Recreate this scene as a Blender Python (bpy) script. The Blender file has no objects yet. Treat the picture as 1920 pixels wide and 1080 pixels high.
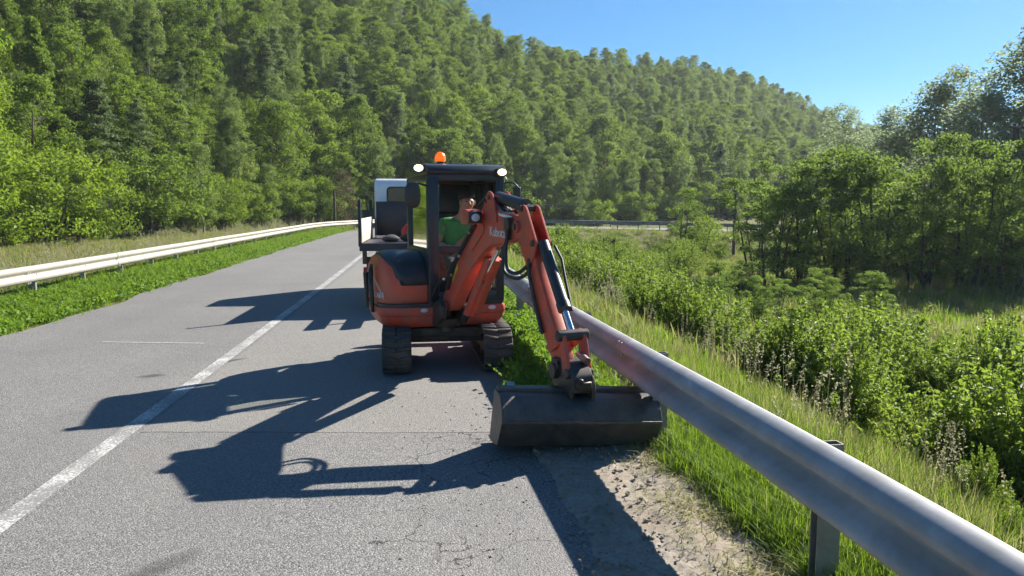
import bpy, bmesh, math, random
import numpy as np
from mathutils import Vector, Matrix

# ------------------------------------------------------------------ camera, sky, sun, exposure
scene = bpy.context.scene
CAM_H = 1.75
cam_d = bpy.data.cameras.new('camera'); cam = bpy.data.objects.new('camera', cam_d)
scene.collection.objects.link(cam); scene.camera = cam
cam_d.sensor_width = 36; cam_d.lens = 26.25; cam_d.clip_start = .05; cam_d.clip_end = 6000
cam.location = (0, 0, CAM_H); cam.rotation_euler = (math.radians(90 - 6.32), 0, 0)
SUN_EL = math.radians(33.4); SUN_AZ = math.radians(49)      # azimuth clockwise from +Y
world = bpy.data.worlds.new('World'); scene.world = world; world.use_nodes = True
wn = world.node_tree.nodes; wl = world.node_tree.links
bgn = wn['Background']; sky = wn.new('ShaderNodeTexSky'); sky.sky_type = 'NISHITA'; sky.sun_disc = False
sky.sun_elevation = SUN_EL; sky.sun_rotation = SUN_AZ; sky.altitude = 500; sky.air_density = 1.0; sky.dust_density = .1; sky.ozone_density = 4
hs = wn.new('ShaderNodeHueSaturation'); hs.inputs['Saturation'].default_value = 1.4; wl.new(sky.outputs[0], hs.inputs['Color']); wl.new(hs.outputs[0], bgn.inputs[0]); bgn.inputs[1].default_value = .049
sun_d = bpy.data.lights.new('sun', 'SUN'); sun_d.energy = 5.0; sun_d.angle = math.radians(.53); sun_d.color = (1, .945, .86)
sun = bpy.data.objects.new('sun', sun_d); scene.collection.objects.link(sun)
sdir = Vector((math.sin(SUN_AZ)*math.cos(SUN_EL), math.cos(SUN_AZ)*math.cos(SUN_EL), math.sin(SUN_EL)))
sun.rotation_euler = sdir.to_track_quat('Z', 'Y').to_euler(); sun.location = sdir*400
vs = scene.view_settings; vs.view_transform = 'Standard'; vs.look = 'None'; vs.gamma = 1; vs.exposure = 1.42; vs.use_curve_mapping = False
scene.render.engine = 'CYCLES'; scene.cycles.use_denoising = True
scene.cycles.max_bounces = 8; scene.cycles.transparent_max_bounces = 12; scene.cycles.volume_bounces = 0
rng = np.random.default_rng(7); random.seed(7)
COL = scene.collection

# ------------------------------------------------------------------ helpers
def put(o, label=None, cat=None, group=None, kind=None):
    if label: o['label'] = label
    if cat: o['category'] = cat
    if group: o['group'] = group
    if kind: o['kind'] = kind
    return o
def empty(name, loc=(0, 0, 0), rz=0, label=None, cat=None, group=None):
    o = bpy.data.objects.new(name, None); COL.objects.link(o); o.location = loc; o.rotation_euler = (0, 0, rz)
    o.empty_display_size = .2
    return put(o, label, cat, group)
def mesh_obj(name, me, m=None, parent=None, link=True):
    o = bpy.data.objects.new(name, me)
    if link: COL.objects.link(o)
    if m is not None: me.materials.append(m)
    if parent is not None: o.parent = parent
    return o
def np_mesh(name, V, Fq, attrs=None, smooth=False):
    """fast mesh from arrays: V (n,3), Fq (m,k)"""
    me = bpy.data.meshes.new(name); V = np.asarray(V, np.float32); Fq = np.asarray(Fq, np.int32); k = Fq.shape[1]; m = len(Fq)
    me.vertices.add(len(V)); me.vertices.foreach_set('co', V.ravel())
    me.loops.add(m*k); me.loops.foreach_set('vertex_index', Fq.ravel())
    me.polygons.add(m); me.polygons.foreach_set('loop_start', np.arange(0, m*k, k, dtype=np.int32)); me.polygons.foreach_set('loop_total', np.full(m, k, np.int32))
    if smooth: me.polygons.foreach_set('use_smooth', np.ones(m, bool))
    me.update(calc_edges=True)
    for n, (dom, arr) in (attrs or {}).items():
        a = me.attributes.new(n, 'FLOAT', dom); a.data.foreach_set('value', np.asarray(arr, np.float32))
    return me
class MB:
    def __init__(s): s.bm = bmesh.new()
    def box(s, c, d, rot=None, taper=None):
        x, y, z = [q/2 for q in d]; M = rot if rot is not None else Matrix.Identity(3); vs_ = []
        for k in (-1, 1):
            t = (taper if taper and k > 0 else (1, 1))
            for a, b in ((-1, -1), (1, -1), (1, 1), (-1, 1)):
                vs_.append(s.bm.verts.new(Vector(c) + M @ Vector((a*x*t[0], b*y*t[1], k*z))))
        for f in ((3, 2, 1, 0), (4, 5, 6, 7), (0, 1, 5, 4), (1, 2, 6, 5), (2, 3, 7, 6), (3, 0, 4, 7)): s.bm.faces.new([vs_[i] for i in f])
        return s
    def prism(s, pts, fn, a, b):
        """pts 2-D polygon; fn(p, t) -> 3-D; extruded from t=a to t=b"""
        A = [s.bm.verts.new(fn(p, a)) for p in pts]; B = [s.bm.verts.new(fn(p, b)) for p in pts]; n = len(pts)
        s.bm.faces.new(A); s.bm.faces.new(B[::-1])
        for i in range(n): s.bm.faces.new((A[i], B[i], B[(i+1) % n], A[(i+1) % n]))
        return s
    def tube(s, pts, r, n=8, caps=True):
        pts = [Vector(p) for p in pts]; R = r if isinstance(r, (list, tuple)) else [r]*len(pts); rings = []
        up = None
        for i, p in enumerate(pts):
            d = (pts[min(i+1, len(pts)-1)] - pts[max(i-1, 0)])
            if d.length < 1e-9: d = Vector((0, 0, 1))
            d.normalize()
            if up is None: up = Vector((0, 0, 1)) if abs(d.z) < .9 else Vector((1, 0, 0))
            x = up.cross(d); x.normalize(); y = d.cross(x); up = y
            rings.append([s.bm.verts.new(p + (x*math.cos(2*math.pi*k/n) + y*math.sin(2*math.pi*k/n))*R[i]) for k in range(n)])
        for i in range(len(rings)-1):
            for k in range(n): s.bm.faces.new((rings[i][k], rings[i][(k+1) % n], rings[i+1][(k+1) % n], rings[i+1][k]))
        if caps: s.bm.faces.new(rings[0][::-1]); s.bm.faces.new(rings[-1])
        return s
    def ell(s, c, r, nu=14, nv=8, fn=None):
        c = Vector(c); rows = []
        for j in range(nv+1):
            th = math.pi*j/nv; row = []
            for i in range(nu):
                ph = 2*math.pi*i/nu; p = Vector((math.sin(th)*math.cos(ph)*r[0], math.sin(th)*math.sin(ph)*r[1], math.cos(th)*r[2]))
                if fn: p = fn(p)
                row.append(c + p)
                if j in (0, nv): break
            rows.append([s.bm.verts.new(p) for p in row])
        for j in range(nv):
            a, b = rows[j], rows[j+1]
            for i in range(nu):
                q = [a[i % len(a)], b[i % len(b)], b[(i+1) % len(b)], a[(i+1) % len(a)]]; u = []
                for w in q:
                    if w not in u: u.append(w)
                if len(u) > 2: s.bm.faces.new(u)
        return s
    def grid(s, G, flip=False):
        R = [[s.bm.verts.new(p) for p in row] for row in G]
        for i in range(len(R)-1):
            for j in range(len(R[0])-1):
                f = (R[i][j], R[i][j+1], R[i+1][j+1], R[i+1][j]); s.bm.faces.new(f[::-1] if flip else f)
        return s
    def mesh(s, name, bevel=0, seg=2, smooth=None):
        bmesh.ops.recalc_face_normals(s.bm, faces=s.bm.faces)
        if bevel:
            ed = [e for e in s.bm.edges if len(e.link_faces) == 2 and e.calc_face_angle(0) > .5]
            bmesh.ops.bevel(s.bm, geom=ed, offset=bevel, segments=seg, affect='EDGES', clamp_overlap=True, profile=.5)
        me = bpy.data.meshes.new(name); s.bm.to_mesh(me); s.bm.free()
        if smooth or (smooth is None and bevel):
            me.polygons.foreach_set('use_smooth', [True]*len(me.polygons)); me.set_sharp_from_angle(angle=math.radians(40 if smooth is None else smooth))
        return me
    def build(s, name, m, parent=None, bevel=0, seg=2, smooth=None):
        return mesh_obj(name, s.mesh(name, bevel, seg, smooth), m, parent)
def copy_tree(o, parent=None):
    c = o.copy(); COL.objects.link(c)
    if parent is not None: c.parent = parent
    for ch in list(o.children): copy_tree(ch, c)
    return c

# ------------------------------------------------------------------ materials
class NT:
    def __init__(s, name):
        s.m = bpy.data.materials.new(name); s.m.use_nodes = True; s.t = s.m.node_tree; s.n = s.t.nodes; s.l = s.t.links
        s.b = s.n['Principled BSDF']; s.out = s.n['Material Output']
    def new(s, typ, **kw):
        n = s.n.new(typ)
        for k, v in kw.items():
            if k.startswith('i_'):
                key = k[2:]; n.inputs[int(key) if key.isdigit() else key.replace('_', ' ')].default_value = v
            else: setattr(n, k, v)
        return n
    def link(s, a, b): s.l.new(a, b)
    def obco(s): return s.new('ShaderNodeTexCoord').outputs['Object']
    def noise(s, co, scale, detail=5, rough=.6, dist=0):
        n = s.new('ShaderNodeTexNoise', i_Scale=scale, i_Detail=detail, i_Roughness=rough, i_Distortion=dist); s.link(co, n.inputs['Vector']); return n.outputs['Fac']
    def ramp(s, f, stops):
        r = s.new('ShaderNodeValToRGB'); e = r.color_ramp.elements
        while len(e) < len(stops): e.new(.5)
        for i, (p, c) in enumerate(stops): e[i].position = p; e[i].color = (c if len(c) == 4 else (*c, 1)) if isinstance(c, tuple) else (c, c, c, 1)
        s.link(f, r.inputs[0]); return r.outputs['Color']
    def math(s, op, a, b=None, c=None, clamp=False):
        n = s.new('ShaderNodeMath', operation=op, use_clamp=clamp)
        for i, x in enumerate((a, b, c)):
            if x is None: continue
            if isinstance(x, (int, float)): n.inputs[i].default_value = x
            else: s.link(x, n.inputs[i])
        return n.outputs[0]
    def mix(s, f, a, b, blend='MIX'):
        n = s.new('ShaderNodeMix', data_type='RGBA', blend_type=blend)
        for sock, x in ((n.inputs[0], f), (n.inputs[6], a), (n.inputs[7], b)):
            if isinstance(x, (int, float)): sock.default_value = x
            elif isinstance(x, tuple): sock.default_value = x if len(x) == 4 else (*x, 1)
            else: s.link(x, sock)
        return n.outputs[2]
    def bump(s, h, strength=.3, dist=.01):
        b = s.new('ShaderNodeBump', i_Strength=strength, i_Distance=dist); s.link(h, b.inputs['Height']); s.link(b.outputs[0], s.b.inputs['Normal']); return b
def M(name, col, rough=.5, metal=0, var=.25, dirt=None, dirt_amt=.35, scale=6, bump=0, spec=.5, bscale=None):
    t = NT(name); co = t.obco(); n = t.noise(co, scale, 6, .65)
    c = t.mix(t.ramp(n, [(.3, 0.), (.7, 1.)]), tuple(x*(1-var) for x in col), tuple(min(1, x*(1+var)) for x in col))
    if dirt:
        d = t.noise(co, scale*.55, 8, .7, .5); dm = t.ramp(d, [(.5-.25*dirt_amt, 0.), (.72, 1.)])
        c = t.mix(t.math('MULTIPLY', dm, dirt_amt*1.6, clamp=True), c, dirt)
    t.link(c, t.b.inputs['Base Color']); t.b.inputs['Metallic'].default_value = metal; t.b.inputs['Specular IOR Level'].default_value = spec
    rn = t.math('MULTIPLY_ADD', n, .3, rough-.15, clamp=True); t.link(rn, t.b.inputs['Roughness'])
    if bump: t.bump(t.noise(co, bscale or scale*8, 4), bump, .01)
    return t.m
DUST = (.20, .165, .12)
m_red = M('excavator_red', (.64, .070, .032), .5, 0, .25, (.22, .11, .075), .55, 9, .06)
m_orange = M('excavator_orange', (.64, .085, .034), .42, 0, .18, (.30, .15, .10), .3, 6)
m_black = M('black_plastic', (.022, .025, .028), .42, 0, .3, (.07, .065, .055), .35, 8, .05)
m_cab = M('cab_paint', (.020, .026, .034), .33, 0, .3, (.06, .058, .05), .25, 7)
m_rubber = M('track_rubber', (.028, .026, .024), .8, 0, .35, (.13, .11, .085), .6, 10, .25)
m_steel = M('dirty_steel', (.055, .052, .05), .5, .55, .4, (.13, .10, .07), .5, 12, .15)
m_bucket = M('bucket_steel', (.05, .051, .053), .5, .3, .45, (.19, .15, .11), .6, 6, .35)
m_bare = M('bare_steel', (.45, .44, .42), .35, .9, .2)
m_chrome = M('piston_chrome', (.7, .72, .74), .14, 1, .05)
m_hose = M('hose_rubber', (.018, .018, .02), .55, 0, .2)
m_galv = M('galvanised_steel', (.36, .37, .38), .58, .10, .22, (.22, .20, .17), .5, 3.4, .05, .4)
m_galvw = M('weathered_white_steel', (.33, .31, .265), .6, .12, .12, (.30, .26, .20), .28, 2.2, .05)
m_post = M('post_steel', (.30, .285, .26), .65, .4, .25, (.16, .12, .09), .4, 6, .1)
m_white = M('white_paint', (.78, .79, .80), .4, 0, .05, (.45, .42, .37), .15, 3)
m_board = M('pale_bed_board', (.62, .50, .42), .7, 0, .25, (.3, .22, .16), .4, 7, .1)
m_navy = M('dark_bed_panel', (.02, .023, .03), .5, 0, .3, (.07, .06, .05), .3, 6)
m_skin = M('skin', (.46, .235, .16), .55, 0, .1, scale=20)
m_shirt = M('green_cloth', (.085, .30, .09), .85, 0, .15, scale=25, bump=.2)
m_trouser = M('dark_cloth', (.03, .04, .07), .9, 0, .2, scale=25, bump=.2)
m_hair = M('hair', (.02, .014, .01), .6, 0, .3, scale=60)
m_decal = M('white_decal', (.78, .76, .72), .5, 0, .15, (.4, .2, .15), .3, 30)
m_yellow = M('yellow_decal', (.7, .5, .04), .5)
m_pole = M('tarred_wood', (.055, .045, .038), .85, 0, .35, scale=9, bump=.4)
m_ceramic = M('ceramic', (.6, .6, .58), .25, 0, .05)
m_bark = M('grey_bark', (.075, .062, .05), .9, 0, .4, scale=12, bump=.5)
m_barkd = M('dark_bark', (.035, .028, .022), .9, 0, .4, scale=12, bump=.5)
m_birch = M('birch_bark', (.30, .28, .25), .8, 0, .35, (.05, .045, .04), .5, 5, .3)
m_sack = M('dark_sack', (.035, .032, .034), .8, 0, .3, scale=14, bump=.3)
m_redbag = M('red_cloth', (.35, .03, .025), .8, 0, .2, scale=14, bump=.3)
m_paper = M('pale_cardboard', (.66, .56, .40), .8, 0, .12, scale=10)
m_tan = M('tan_vinyl', (.52, .42, .22), .6, 0, .15)
def emis(name, col, st):
    t = NT(name); t.b.inputs['Base Color'].default_value = (*col, 1); t.b.inputs['Emission Color'].default_value = (*col, 1); t.b.inputs['Emission Strength'].default_value = st; t.b.inputs['Roughness'].default_value = .25
    return t.m
m_lamp = emis('lit_lens', (1, .72, .36), 1.5)
m_amber = NT('amber_plastic'); m_amber.b.inputs['Base Color'].default_value = (.85, .13, .012, 1); m_amber.b.inputs['Roughness'].default_value = .2
m_amber.b.inputs['Emission Color'].default_value = (1, .16, .01, 1); m_amber.b.inputs['Emission Strength'].default_value = .35; m_amber = m_amber.m  # slight emission stands in for sunlight glowing in the beacon dome
def glassmat(name, tint, gl):
    t = NT(name); tr = t.new('ShaderNodeBsdfTransparent'); tr.inputs[0].default_value = (*tint, 1)
    g = t.new('ShaderNodeBsdfGlossy'); g.inputs['Roughness'].default_value = .04; fr = t.new('ShaderNodeFresnel', i_IOR=1.45)
    dust = t.new('ShaderNodeBsdfDiffuse'); dust.inputs[0].default_value = (.42, .42, .36, 1)
    mx0 = t.new('ShaderNodeMixShader'); mx0.inputs[0].default_value = gl; t.link(tr.outputs[0], mx0.inputs[1]); t.link(dust.outputs[0], mx0.inputs[2])
    mx = t.new('ShaderNodeMixShader'); t.link(fr.outputs[0], mx.inputs[0]); t.link(mx0.outputs[0], mx.inputs[1]); t.link(g.outputs[0], mx.inputs[2]); t.link(mx.outputs[0], t.out.inputs[0])
    return t.m
m_glass = glassmat('cab_glass', (.80, .84, .80), .05)
m_dglass = glassmat('truck_glass', (.35, .38, .38), .03)
m_lens = M('clear_lens', (.62, .64, .66), .15, 0, .1)

def leafmat(name, cols, trans, tmix=.42, rough=.55, spec=.2):
    """cols: list of 3 base colours picked per tree and per leaf"""
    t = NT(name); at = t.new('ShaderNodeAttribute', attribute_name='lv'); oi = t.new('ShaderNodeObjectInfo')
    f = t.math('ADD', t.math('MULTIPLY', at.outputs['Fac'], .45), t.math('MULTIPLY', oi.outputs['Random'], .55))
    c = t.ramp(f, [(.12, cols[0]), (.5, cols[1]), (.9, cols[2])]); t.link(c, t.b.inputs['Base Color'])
    t.b.inputs['Roughness'].default_value = rough; t.b.inputs['Specular IOR Level'].default_value = spec
    tl = t.new('ShaderNodeBsdfTranslucent'); t.link(t.mix(.55, c, trans), tl.inputs[0])
    mx = t.new('ShaderNodeMixShader'); mx.inputs[0].default_value = tmix; t.link(t.b.outputs[0], mx.inputs[1]); t.link(tl.outputs[0], mx.inputs[2]); t.link(mx.outputs[0], t.out.inputs[0])
    return t.m
l_beech = leafmat('beech_leaf', [(.028, .068, .014), (.10, .175, .026), (.23, .30, .038)], (.34, .48, .04), .45)
l_birch = leafmat('birch_leaf', [(.050, .095, .028), (.13, .20, .050), (.23, .285, .065)], (.32, .44, .08), .45)
l_grey = leafmat('grey_green_leaf', [(.045, .078, .034), (.10, .145, .058), (.17, .22, .075)], (.26, .36, .09), .4)
l_brown = leafmat('browned_leaf', [(.075, .06, .038), (.10, .08, .045), (.12, .10, .05)], (.18, .14, .06), .3)
l_alder = leafmat('alder_leaf', [(.036, .080, .020), (.08, .145, .034), (.16, .235, .05)], (.32, .46, .06), .47, .6, .06)
l_hazed = leafmat('hazed_birch_leaf', [(.10, .15, .075), (.15, .20, .10), (.20, .26, .13)], (.42, .52, .26), .55)  # birch leaves lightened: the haze over the far trees is put into the colour
l_near = leafmat('bright_leaf', [(.085, .15, .018), (.14, .22, .024), (.20, .28, .03)], (.36, .5, .03), .45)
l_bush = leafmat('willow_leaf', [(.065, .12, .020), (.15, .23, .034), (.26, .34, .05)], (.36, .50, .05), .45, .55, .2)
l_grass = leafmat('fresh_grass', [(.075, .15, .014), (.12, .21, .02), (.18, .26, .03)], (.34, .50, .03), .45)
l_verge = leafmat('verge_weed', [(.055, .125, .016), (.10, .19, .022), (.16, .25, .03)], (.28, .46, .03), .42)
l_dry = leafmat('drying_grass', [(.15, .17, .05), (.24, .235, .08), (.36, .33, .14)], (.46, .46, .16), .4)
l_seed = leafmat('seed_head', [(.28, .27, .14), (.38, .36, .21), (.50, .47, .32)], (.5, .48, .28), .4)
# ------------------------------------------------------------------ road line and terrain shape
def center_x(Y):
    return -2.42 - .1*Y - .00035*Y*Y if Y < 27 else -5.375 - .107*(Y-27)
CL = [(center_x(y), y) for y in np.arange(-30, 46.01, .5)]
hd = math.atan(-.107); cx, cy = CL[-1]; R0 = 24.0
rc = (cx + R0*math.cos(hd), cy - R0*math.sin(hd))      # arc centre, to the right
for a in np.arange(.02, math.radians(101), .02):
    CL.append((rc[0] + R0*math.cos(math.pi - hd - a), rc[1] + R0*math.sin(math.pi - hd - a)))
dx, dy = CL[-1][0]-CL[-2][0], CL[-1][1]-CL[-2][1]; dl = math.hypot(dx, dy)
for i in range(1, 160): CL.append((CL[-1][0] + dx/dl*.5, CL[-1][1] + dy/dl*.5))
CL = np.array(CL); TG = np.gradient(CL, axis=0); TG /= np.linalg.norm(TG, axis=1)[:, None]; RT = np.stack([TG[:, 1], -TG[:, 0]], 1)
SL = np.concatenate([[0], np.cumsum(np.linalg.norm(np.diff(CL, axis=0), axis=1))])
S_BEND = SL[np.argmin(abs(CL[:, 1]-46) + (CL[:, 0] > 0)*99)]
def road_z(s): return np.where(s > S_BEND + 14, -(np.clip(s - S_BEND - 14, 0, 60))*.022, 0.)
def road_sd(X, Y):
    """signed lateral distance to the centre line (right positive) and distance along it"""
    X = np.asarray(X, float).ravel(); Y = np.asarray(Y, float).ravel(); d = np.empty_like(X); s = np.empty_like(X)
    for i in range(0, len(X), 8000):
        dxy = np.stack([X[i:i+8000], Y[i:i+8000]], 1)[:, None, :] - CL[None]; q = (dxy**2).sum(2); j = q.argmin(1); v = dxy[np.arange(len(j)), j]
        lat = (v*RT[j]).sum(1); d[i:i+8000] = np.sign(lat)*np.sqrt(q[np.arange(len(j)), j]); s[i:i+8000] = SL[j]
        near = np.abs((v*TG[j]).sum(1)) < .6; d[i:i+8000][near] = lat[near]
    return d, s
def sstep(x, a, b): t = np.clip((x-a)/(b-a), 0, 1); return t*t*(3-2*t)
KF = [-1.6, -.69, -.45, -.25, -.1, 0, .1, .2, .32, .45, .7, 1.2]
DF = [18, 36, 50, 70, 82, 88, 92, 100, 112, 125, 95, 70]            # hill foot depth by bearing
DR = [95, 125, 140, 150, 165, 180, 215, 255, 285, 300, 280, 240]     # ridge depth
SKY = [.63, .57, .50, .40, .305, .244, .213, .207, .18, .115, .08, .09]  # skyline elevation, crowns included
def vnoise(x, y):
    return (np.sin(x*.11+1.3)*np.cos(y*.13-.4) + .5*np.sin(x*.27+y*.19) + .3*np.sin(x*.61-y*.47+2))/1.8
def hill_z(X, Y):
    Yc = np.maximum(Y, 12.); k = X/Yc; d0 = np.interp(k, KF, DF); d1 = np.interp(k, KF, DR); e = np.interp(k, KF, SKY)
    top = np.maximum(e*d1 - 7.5, 3); t = (Yc-d0)/(d1-d0)
    tt = np.clip(t, 0, 1); h = top*(tt*1.22 - .22*tt**2.2 - .12*np.sin(tt*math.pi)*(1-tt)); h = np.where(t > 1, top - (t-1)*14, h)
    return np.where(t > 0, h + vnoise(X, Y)*np.clip(t*6, 0, 1)*1.2, 0)
def ground_z(X, Y, full=False):
    sh = np.shape(X); X = np.asarray(X, float).ravel(); Y = np.asarray(Y, float).ravel()
    d, s = road_sd(X, Y); zr = road_z(s)
    right = -1.8*sstep(d, 4.0, 9.5) - .35*sstep(d, 9, 16) + .10*vnoise(X*6, Y*6)*sstep(d, 4.6, 7) + .25*vnoise(X*1.7, Y*1.7)*sstep(d, 8, 14)
    right = right*(1-.0*d) + 1.6*sstep(X/np.maximum(Y, 10), .55, .8)*sstep(Y, 28, 50)
    left = -.35*sstep(-d, 4.9, 7.5) + .08*vnoise(X*5, Y*5)*sstep(-d, 5, 7)
    g = np.where(d > 0, right, left)
    fade = 1 - sstep(abs(d), 10, 40)
    g = g + zr*np.where(d > 0, 1, 1)*fade
    hz = hill_z(X, Y); on = sstep(abs(d), 4.6, 12.)
    z = g + hz*on
    z = np.where(abs(d) < 3.75, zr - .035, np.where(abs(d) < 4.3, zr - .02, z))
    z = z.reshape(sh)
    return (z, d.reshape(sh), s.reshape(sh)) if full else z

# ------------------------------------------------------------------ ground sheet
def axis(segs):
    out = []
    for a, b, st in segs: out += list(np.arange(a, b, st))
    return np.array(out + [segs[-1][1]])
gx = axis([(-1800, -400, 200), (-400, -120, 20), (-120, -30, 3), (-30, -10, .8), (-10, -2, .35), (-2, 8, .3), (8, 30, .7), (30, 130, 3), (130, 400, 20), (400, 1800, 200)])
gy = axis([(-400, -20, 40), (-20, 1, 1.5), (1, 16, .3), (16, 40, .6), (40, 90, 1.2), (90, 330, 5), (330, 600, 30), (600, 2000, 200)])
GX, GY = np.meshgrid(gx, gy); GZ, GD, GS = ground_z(GX, GY, True)
far = np.maximum(abs(GX)-300, np.maximum(GY-420, -GY-40)); GZ = np.where(far > 0, np.minimum(GZ, 40)*np.exp(-np.maximum(far, 0)/150) - 2, GZ)
nx_, ny_ = len(gx), len(gy); idx = np.arange(nx_*ny_).reshape(ny_, nx_)
FQ = np.stack([idx[:-1, :-1], idx[:-1, 1:], idx[1:, 1:], idx[1:, :-1]], -1).reshape(-1, 4)
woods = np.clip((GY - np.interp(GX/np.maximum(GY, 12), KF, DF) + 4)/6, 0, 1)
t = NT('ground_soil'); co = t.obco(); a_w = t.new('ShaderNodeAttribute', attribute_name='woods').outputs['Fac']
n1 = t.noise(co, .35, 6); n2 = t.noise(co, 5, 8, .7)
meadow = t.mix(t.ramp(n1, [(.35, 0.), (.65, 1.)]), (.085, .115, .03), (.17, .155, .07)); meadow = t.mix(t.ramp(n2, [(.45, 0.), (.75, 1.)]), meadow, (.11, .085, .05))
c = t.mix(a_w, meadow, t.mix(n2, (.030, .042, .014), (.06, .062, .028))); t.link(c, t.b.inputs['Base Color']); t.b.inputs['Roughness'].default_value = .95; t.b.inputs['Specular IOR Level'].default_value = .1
t.bump(t.noise(co, 14, 6), .6, .05)
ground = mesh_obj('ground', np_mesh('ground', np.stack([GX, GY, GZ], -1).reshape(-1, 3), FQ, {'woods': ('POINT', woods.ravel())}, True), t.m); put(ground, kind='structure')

# ------------------------------------------------------------------ road, markings, shoulder
def strip(offs, s0, s1, zoff, step=1, jit=None):
    """ribbon along the road; offs: list of lateral offsets"""
    js = [j for j in range(0, len(CL), step) if s0 <= SL[j] <= s1]; V = []
    for j in js:
        for q, o in enumerate(offs):
            oo = o + (jit(SL[j], q) if jit else 0); V.append((CL[j, 0]+RT[j, 0]*oo, CL[j, 1]+RT[j, 1]*oo, float(road_z(SL[j]))+zoff))
    n = len(offs); I = np.arange(len(V)).reshape(-1, n)
    return np.array(V), np.stack([I[:-1, :-1], I[:-1, 1:], I[1:, 1:], I[1:, :-1]], -1).reshape(-1, 4)
SMAX = SL[-1]
def s_at(Y): return float(np.interp(Y, CL[:150, 1], SL[:150]))
def edge_jit(s, q):
    if q == 0: return .10*math.sin(s*.9) + .06*math.sin(s*2.3+1) + .3*math.exp(-max(0, s-s_at(6))/16)
    if q == 4: return .05*math.sin(s*1.7+2) + .04*math.sin(s*4.1)
    return 0
t = NT('aged_asphalt'); co = t.obco()
sep = t.new('ShaderNodeSeparateXYZ'); t.link(co, sep.inputs[0]); px, py = sep.outputs[0], sep.outputs[1]
vor = t.new('ShaderNodeTexVoronoi', i_Scale=105, feature='F1'); t.link(co, vor.inputs['Vector'])
stone = vor.outputs['Color']; stv = t.new('ShaderNodeRGBToBW'); t.link(stone, stv.inputs[0])
fine = t.noise(co, 70, 6, .75); big = t.noise(co, .5, 5, .6); mid = t.noise(co, 3, 6, .6)
c = t.ramp(stv.outputs[0], [(.15, (.10, .098, .094)), (.5, (.20, .195, .185)), (.85, (.33, .32, .30))])
c = t.mix(t.ramp(fine, [(.36, .75), (.55, 0.)]), c, (.028, .027, .027))
c = t.mix(t.math('MULTIPLY', t.ramp(big, [(.38, 0.), (.65, 1.)]), .35), c, (.25, .23, .205))
c = t.mix(t.math('MULTIPLY', t.ramp(mid, [(.55, 0.), (.75, 1.)]), .3), c, (.13, .127, .124))
band = t.math('SINE', t.math('MULTIPLY', t.math('ADD', px, t.math('MULTIPLY', py, .105)), 3.7)); c = t.mix(t.math('MULTIPLY', t.math('MULTIPLY', t.math('MAXIMUM', band, 0.), t.noise(co, .9, 4)), .45), c, (.15, .145, .14)); c = t.mix(t.math('MULTIPLY', t.ramp(t.noise(co, .22, 3), [(.45, 0.), (.6, 1.)]), .25), c, (.13, .125, .12))
# the lane behind the transverse seam is a paler, sandier lay
seam_y = t.math('ADD', py, t.math('MULTIPLY', t.noise(co, 1.7, 3), .10)); right = t.math('GREATER_THAN', t.math('ADD', px, t.math('MULTIPLY', py, .104)), -2.30)
behind = t.math('MULTIPLY', t.math('GREATER_THAN', seam_y, 5.68), right)
c = t.mix(t.math('MULTIPLY', behind, .22), c, (.31, .285, .24))
seam = t.math('MULTIPLY', t.math('LESS_THAN', t.math('ABSOLUTE', t.math('SUBTRACT', seam_y, 5.68)), .008), right)
vc = t.new('ShaderNodeTexVoronoi', i_Scale=3.1, feature='DISTANCE_TO_EDGE'); wv = t.new('ShaderNodeVectorMath', operation='ADD'); nz = t.new('ShaderNodeTexNoise', i_Scale=6., i_Detail=5.); t.link(co, nz.inputs['Vector'])
sc_ = t.new('ShaderNodeVectorMath', operation='SCALE'); sc_.inputs['Scale'].default_value = .22; t.link(nz.outputs['Color'], sc_.inputs[0]); t.link(co, wv.inputs[0]); t.link(sc_.outputs[0], wv.inputs[1]); t.link(wv.outputs[0], vc.inputs['Vector'])
crk = t.math('LESS_THAN', vc.outputs['Distance'], t.math('MULTIPLY', t.noise(co, 4, 3), .022))
cz = t.math('MULTIPLY', t.ramp(t.noise(co, 1.3, 4), [(.47, 0.), (.52, 1.)]), t.math('MULTIPLY', t.math('LESS_THAN', py, 5.6), t.math('GREATER_THAN', px, -.75)))
crk = t.math('MULTIPLY', crk, cz)
def blob(x0, y0, rx, ry, ang):
    ca, sa = math.cos(ang), math.sin(ang)
    ux = t.math('ADD', t.math('MULTIPLY', t.math('SUBTRACT', px, x0), ca/rx), t.math('MULTIPLY', t.math('SUBTRACT', py, y0), sa/rx)); uy = t.math('ADD', t.math('MULTIPLY', t.math('SUBTRACT', px, x0), -sa/ry), t.math('MULTIPLY', t.math('SUBTRACT', py, y0), ca/ry))
    r2 = t.math('ADD', t.math('MULTIPLY', ux, ux), t.math('MULTIPLY', uy, uy)); return t.math('SUBTRACT', 1., t.math('ADD', r2, t.math('MULTIPLY', t.math('SUBTRACT', mid, .5), 1.6)), clamp=True)
stain = t.math('MAXIMUM', blob(-3.72, 7.55, .16, .10, .5), t.math('MAXIMUM', blob(-1.75, 3.4, .10, .30, -.5), blob(-3.2, 8.3, .25, .07, .9)))
dark = t.math('MAXIMUM', t.math('MAXIMUM', seam, crk), t.math('MULTIPLY', stain, .8))
c = t.mix(t.math('MULTIPLY', dark, .85), c, (.022, .02, .019))
lp = t.ramp(t.noise(co, 90, 3), [(.35, 0.), (.6, 1.)])
t.link(c, t.b.inputs['Base Color']); t.b.inputs['Roughness'].default_value = .72; t.b.inputs['Specular IOR Level'].default_value = .4
hgt = t.math('SUBTRACT', t.math('ADD', t.math('MULTIPLY', vor.outputs['Distance'], -1.2), fine), t.math('MULTIPLY', dark, 2.)); t.bump(hgt, .55, .006)
V, Fq = strip([-3.55, -1.8, 0, 1.6, 3.2], 0, SMAX, 0, 1, edge_jit)
road = mesh_obj('road', np_mesh('road', V, Fq, None, False), t.m); put(road, kind='structure')
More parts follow.
